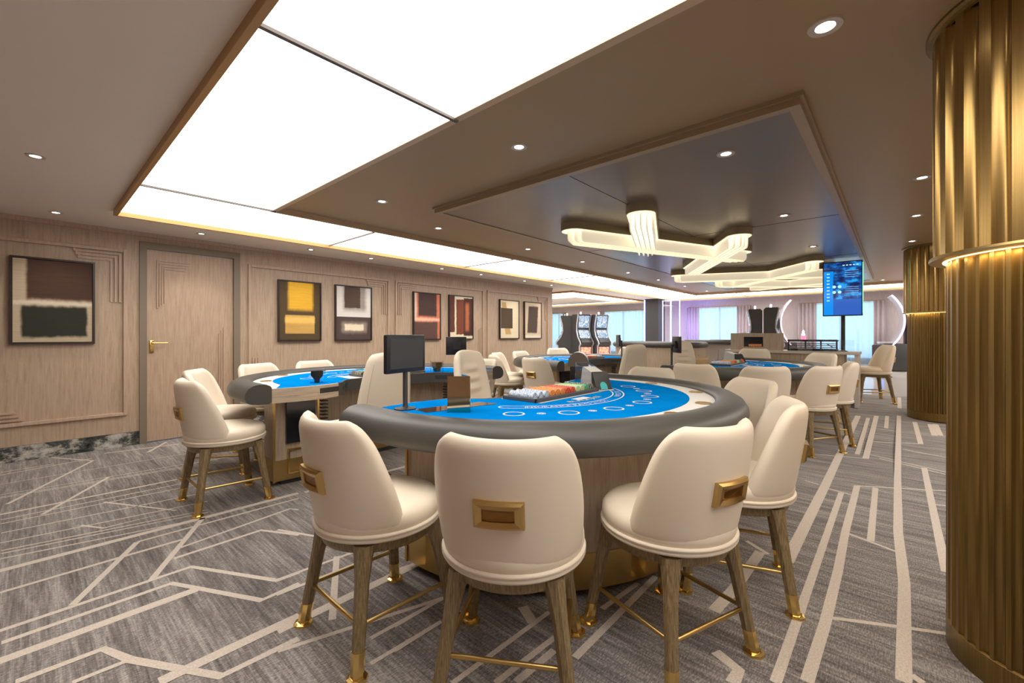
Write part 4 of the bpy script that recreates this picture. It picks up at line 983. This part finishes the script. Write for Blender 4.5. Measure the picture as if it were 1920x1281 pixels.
nz = k.noise(k.coord('Generated', (1,4,22)), 1, 4, .6)
base = k.ramp(k.noise(k.coord('Generated', (1,3,9)), 1, 3), [(.4, (.003,.008,.05)), (.52, (.004,.05,.20)), (.62, (.01,.22,.52))])
side = k.math('GREATER_THAN', sp.outputs[1], .74); side2 = k.math('MULTIPLY', side, k.math('LESS_THAN', sp.outputs[2], .84))
col = k.mix(side2, base, (.0,.16,.52))
low = k.math('MULTIPLY', k.math('LESS_THAN', sp.outputs[2], .30), k.math('SUBTRACT', 1, side)); col = k.mix(low, col, (.015,.07,.30)); k.l(col, k.b.inputs['Emission Color'])
bm = BM(); bx(bm, tx-.003, tx, ty-.222, ty+.222, tz-.39, tz+.39); sn = obj('screen', bm, m, hs)
bm = BM()
def sq(y0, y1, z0, z1, mi=0): bx(bm, tx-.005, tx-.003, ty+y0, ty+y1, tz+z0, tz+z1, mi=mi)
for yy, zz in ((.03,.03), (.095,.03), (.03,-.05), (.095,-.05)): tube(bm, [(tx-.005, ty+yy, tz+zz), (tx-.003, ty+yy, tz+zz)], .022, 20)
for i in range(9): sq(.150, .185, .22-.05*i, .235-.05*i)
for i in range(5): sq(-.19+.04*i, -.165+.04*i, .335, .35)
for i in range(4): sq(-.19, -.03, .26-.03*i, .263-.03*i); sq(-.19, -.03, .02-.03*i, .023-.03*i)
obj('screen_graphic', bm, mat('screen_pale_graphic', (.1,.2,.3), .3, emit=(.35,.62,.85), estr=.8), hs)
bm = BM(); bx(bm, tx+.004, tx+.03, ty-.242, ty-.2365, tz-.37, tz+.37); obj('edge_light', bm, M['led_green'], hs)

# ------------------------------------------------------------------ slot machines
SP = [(.0,0), (.50,0), (.50,.50), (.56,.56), (.55,.62), (.40,.80), (.33,1.0), (.34,1.2), (.42,1.50), (.40,1.53), (.06,1.53), (.0,1.48)]
def make_slot():
    e = empty('slot_machine')
    bm = BM(); prism_axis(bm, [(x*.96, z) for x, z in SP], -.24, .24); obj('cabinet', bm, M['slot_side'], e, smooth=.5)
    for s_ in (-1, 1):
        bm = BM(); path = SP[1:10]; w_ = .035
        for (x0, z0), (x1, z1) in zip(path, path[1:]):
            bx(bm, 0, math.hypot(x1-x0, z1-z0)+.004, -.014, .014, -w_/2, w_/2, rot=Matrix.Translation((x0, s_*.245, z0)) @ Matrix.Rotation(-math.atan2(z1-z0, x1-x0), 4, 'Y'))
        obj('side_trim', bm, M['slot_edge'], e)
    def plate(name, x0, z0, x1, z1, hw, m_, off=.02):
        bm = BM(); L = math.hypot(x1-x0, z1-z0); bx(bm, 0, L, -hw, hw, -off-.01, -.002, rot=Matrix.Translation((x0, 0, z0)) @ Matrix.Rotation(-math.atan2(z1-z0, x1-x0), 4, 'Y')); return obj(name, bm, m_, e)
    plate('upper_screen', .335, 1.10, .41, 1.48, .19, M['slot_screen']); plate('lower_screen', .46, .75, .335, 1.0, .19, M['slot_screen'])
    plate('button_deck', .56, .60, .47, .72, .2, M['black']); plate('belly_panel', .49, .12, .49, .46, .19, M['slot_art'], .012)
    bm = BM(); lathe(bm, [(0,1.52), (.03,1.52), (.03,1.56), (.022,1.575), (.032,1.585), (.032,1.61), (.0,1.625)], 20, (.2,0)); obj('candle_light', bm, mat('candle_white', (.9,.9,.9), .3, emit=(1,.9,.85), estr=.9), e, smooth=.6)
    return e
s0 = make_slot()
def slot(x, y, rz, label, sc_=1., grp='slot machines', first=[True]):
    o = s0 if first[0] else copy_tree(s0)
    first[0] = False
    o.location = (x, y, fz(x)); o.rotation_euler.z = math.radians(rz); o.scale = (sc_*(.8 if y < 3 else 1), sc_, sc_); tag(o, label, 'slot machine', grp)
slot(12.50, 8.32, 120, 'slot machine turned left, dark side showing, leftmost of the background trio')
slot(12.42, 8.08, -115, 'slot machine with lit screens in the middle of the background trio', 1.02)
slot(12.80, 7.62, -115, 'slot machine with lit screens, rightmost of the background trio')
slot(12.88, 2.64, 104, 'slot machine facing left, left one of the pair before the back wall', 1.0)
slot(12.86, 2.60, -78, 'slot machine facing right, right one of the pair before the back wall', 1.02)

def curved_slot(x, y, rz, label, edge, h=1.72):
    e = empty('curved_slot_machine', (x, y, fz(x)), math.radians(rz)); tag(e, label, 'slot machine', 'tall curved-screen slot machines')
    bm = BM(); bx(bm, -.42, .28, -.30, .30, 0, .62, .02); bx(bm, -.40, -.12, -.26, .26, .6, 1.3, .02); obj('cabinet', bm, M['slot_side'], e, smooth=.5)
    R = .85; c = (.42+.30, 1.15); pr = [(c[0]-R*math.cos(t), c[1]+R*math.sin(t)) for t in [math.radians(-42+84*i/16) for i in range(17)]]
    pr2 = [(c[0]-(R+.05)*math.cos(t), c[1]+(R+.05)*math.sin(t)) for t in [math.radians(-42+84*i/16) for i in range(17)]]
    off = .08
    bm = BM(); prism_axis(bm, [(a+off, b) for a, b in pr]+[(a+off, b) for a, b in pr2[::-1]], -.28, .28); obj('curved_screen', bm, M['slot_back'], e, smooth=.5)
    for s_ in (-1, 1):
        bm = BM(); tube(bm, [((a+a2)/2+off, s_*.29, (b+b2)/2) for (a, b), (a2, b2) in zip(pr, pr2)], .014, 8); obj('edge_light', bm, M[edge], e)
    bm = BM(); bx(bm, .0, .36, -.27, .27, .62, .66, .01); obj('button_deck', bm, M['slot_edge'], e)
curved_slot(13.5, -.04, 97, 'tall slot machine with purple-edged curved screen beside the rear column', 'led_purple')
curved_slot(13.5, 2.26, -76, 'tall slot machine with pink-edged curved screen, right of the dark pair', 'led_pink')

# background stools and a side table
def stool(x, y, rz, label, glow=False):
    e = empty('slot_stool', (x, y, fz(x)), math.radians(rz)); tag(e, label, 'stool', 'dark stools at the slot machines')
    bm = BM(); bx(bm, -.22, .22, -.22, .22, .42, .52, .03); obj('seat', bm, M['chair_dark'], e, smooth=.7)
    bm = BM(); bx(bm, -.25, -.17, -.21, .21, .5, .95, .035); obj('backrest', bm, M['chair_dark'], e, smooth=.7)
    bm = BM(); cyl(bm, 0, 0, .03, .42, .04); lathe(bm, [(0,0), (.26,0), (.24,.03), (.05,.05), (0,.05)], 28); obj('pedestal', bm, M['black_soft'], e, smooth=.6)
    if glow: e.scale = (.72, .72, .72)
    if glow: bm = BM(); lathe(bm, [(.045,.06), (.07,.06), (.07,.38), (.045,.38), (.045,.06)], 20); obj('glow_sleeve', bm, M['blue_glow'], e)
stool(11.75, 9.45, 60, 'dark upholstered stool at far left background window')
stool(11.9, 2.62, -20, 'dark upholstered stool left of the wood panel on the counter')
stool(12.1, .24, 180, 'dark stool with blue-glowing pedestal behind the side-on chair', True)

# ------------------------------------------------------------------ blue-lit glass partition and dark column
bm = BM(); bx(bm, 13.0, 13.5, 5.50, 5.95, fz(13), ZC); o = obj('dark_pillar', bm, M['slot_side']); tag(o, 'square charcoal pillar between two background windows', 'pillar')
bm = BM(); bx(bm, 12.975, 13.0, 5.93, 5.96, fz(13), ZC-.03); obj('edge_light', bm, M['led_blue'], o)
for y0, y1, lb in ((5.12, 5.37, 'left glass screen edged with blue light beside the charcoal pillar'), (4.84, 5.11, 'right glass screen edged with blue light, against the lavender glow')):
    e = empty('lit_glass_screen', (13.0, (y0+y1)/2, fz(13))); tag(e, lb, 'glass screen', 'blue-lit glass screens'); hw = (y1-y0)/2; zt = ZC-.08-fz(13)
    bm = BM(); bx(bm, -.005, .005, -hw+.012, hw-.012, 0, zt-.012); obj('pane', bm, M['glass'], e)
    bm = BM(); bx(bm, -.01, .01, -hw, -hw+.012, 0, zt); bx(bm, -.01, .01, hw-.012, hw, 0, zt); bx(bm, -.01, .01, -hw, hw, zt-.012, zt); obj('edge_light', bm, M['led_blue'], e)
ld = bpy.data.lights.new('blue_wall_wash', 'AREA'); ld.energy = 9; ld.color = (.25,.2,1); ld.size = .1; ld.size_y = 1.7; ld.shape = 'RECTANGLE'
lo = bpy.data.objects.new('blue_wall_wash', ld); C.objects.link(lo); lo.location = (13.7, 4.95, 1.4); lo.rotation_euler = (PI/2, 0, -PI/2)
# warm wash under each column ring
for x, y in ((2.41, -.482), (7.99, -.446)):
    for i in range(6):
        a = 2*PI*i/6+PI/6; ld = bpy.data.lights.new('column_wash', 'AREA'); ld.energy = .55; ld.color = (1,.72,.34); ld.shape = 'RECTANGLE'; ld.size = .3; ld.size_y = .01
        lo = bpy.data.objects.new('column_wash', ld); C.objects.link(lo); lo.location = (x+.343*math.cos(a), y+.343*math.sin(a), 1.482); lo.rotation_euler = (0, 0, a+PI/2)

# ------------------------------------------------------------------ curtains
def curtain(name, y0, y1, x, amp, wl, m_, label, grp, z0=.428, z1=2.085):
    bm = BM(); n = max(8, int((y1-y0)/wl*8)); zs = (z0, z1); rows = []
    for z in zs: rows.append([bm.verts.new((x+amp*math.sin(2*PI*(y0+(y1-y0)*i/n)/wl)+amp*.4*math.sin(2*PI*(y0+(y1-y0)*i/n)/wl*.37+1), y0+(y1-y0)*i/n, z)) for i in range(n+1)])
    for i in range(n): bm.faces.new((rows[0][i], rows[0][i+1], rows[1][i+1], rows[1][i]))
    o = obj(name, bm, m_, smooth=3.2)
    if m_ is not M['sheer']: md = o.modifiers.new('SOLIDIFY', 'SOLIDIFY'); md.thickness = .006
    tag(o, label, 'curtain', grp)
nm = ['far left window behind the slot machines', 'window left of the charcoal pillar', 'middle back window', 'right back window behind the portrait screen']
for i, ((a, b), s_) in enumerate(zip(WINS, nm)):
    dl, dr = (.05, .05) if i == 0 else (.0, .32) if i == 1 else (.36, .38) if i == 2 else (.22, .42)
    curtain('sheer_curtain', a-.03, b+.03, XE-.10, .018, .13, M['sheer'], 'sheer curtain over the ' + s_, 'sheer window curtains')
    if dr: curtain('drape', b-dr+.06, b+.07, XE-.17, .03, .09, M['drape'], 'mauve drape left of the ' + s_, 'mauve side drapes')
    if dl: curtain('drape', a-.07, a+dl-.06, XE-.17, .03, .09, M['drape'], 'mauve drape right of the ' + s_, 'mauve side drapes')
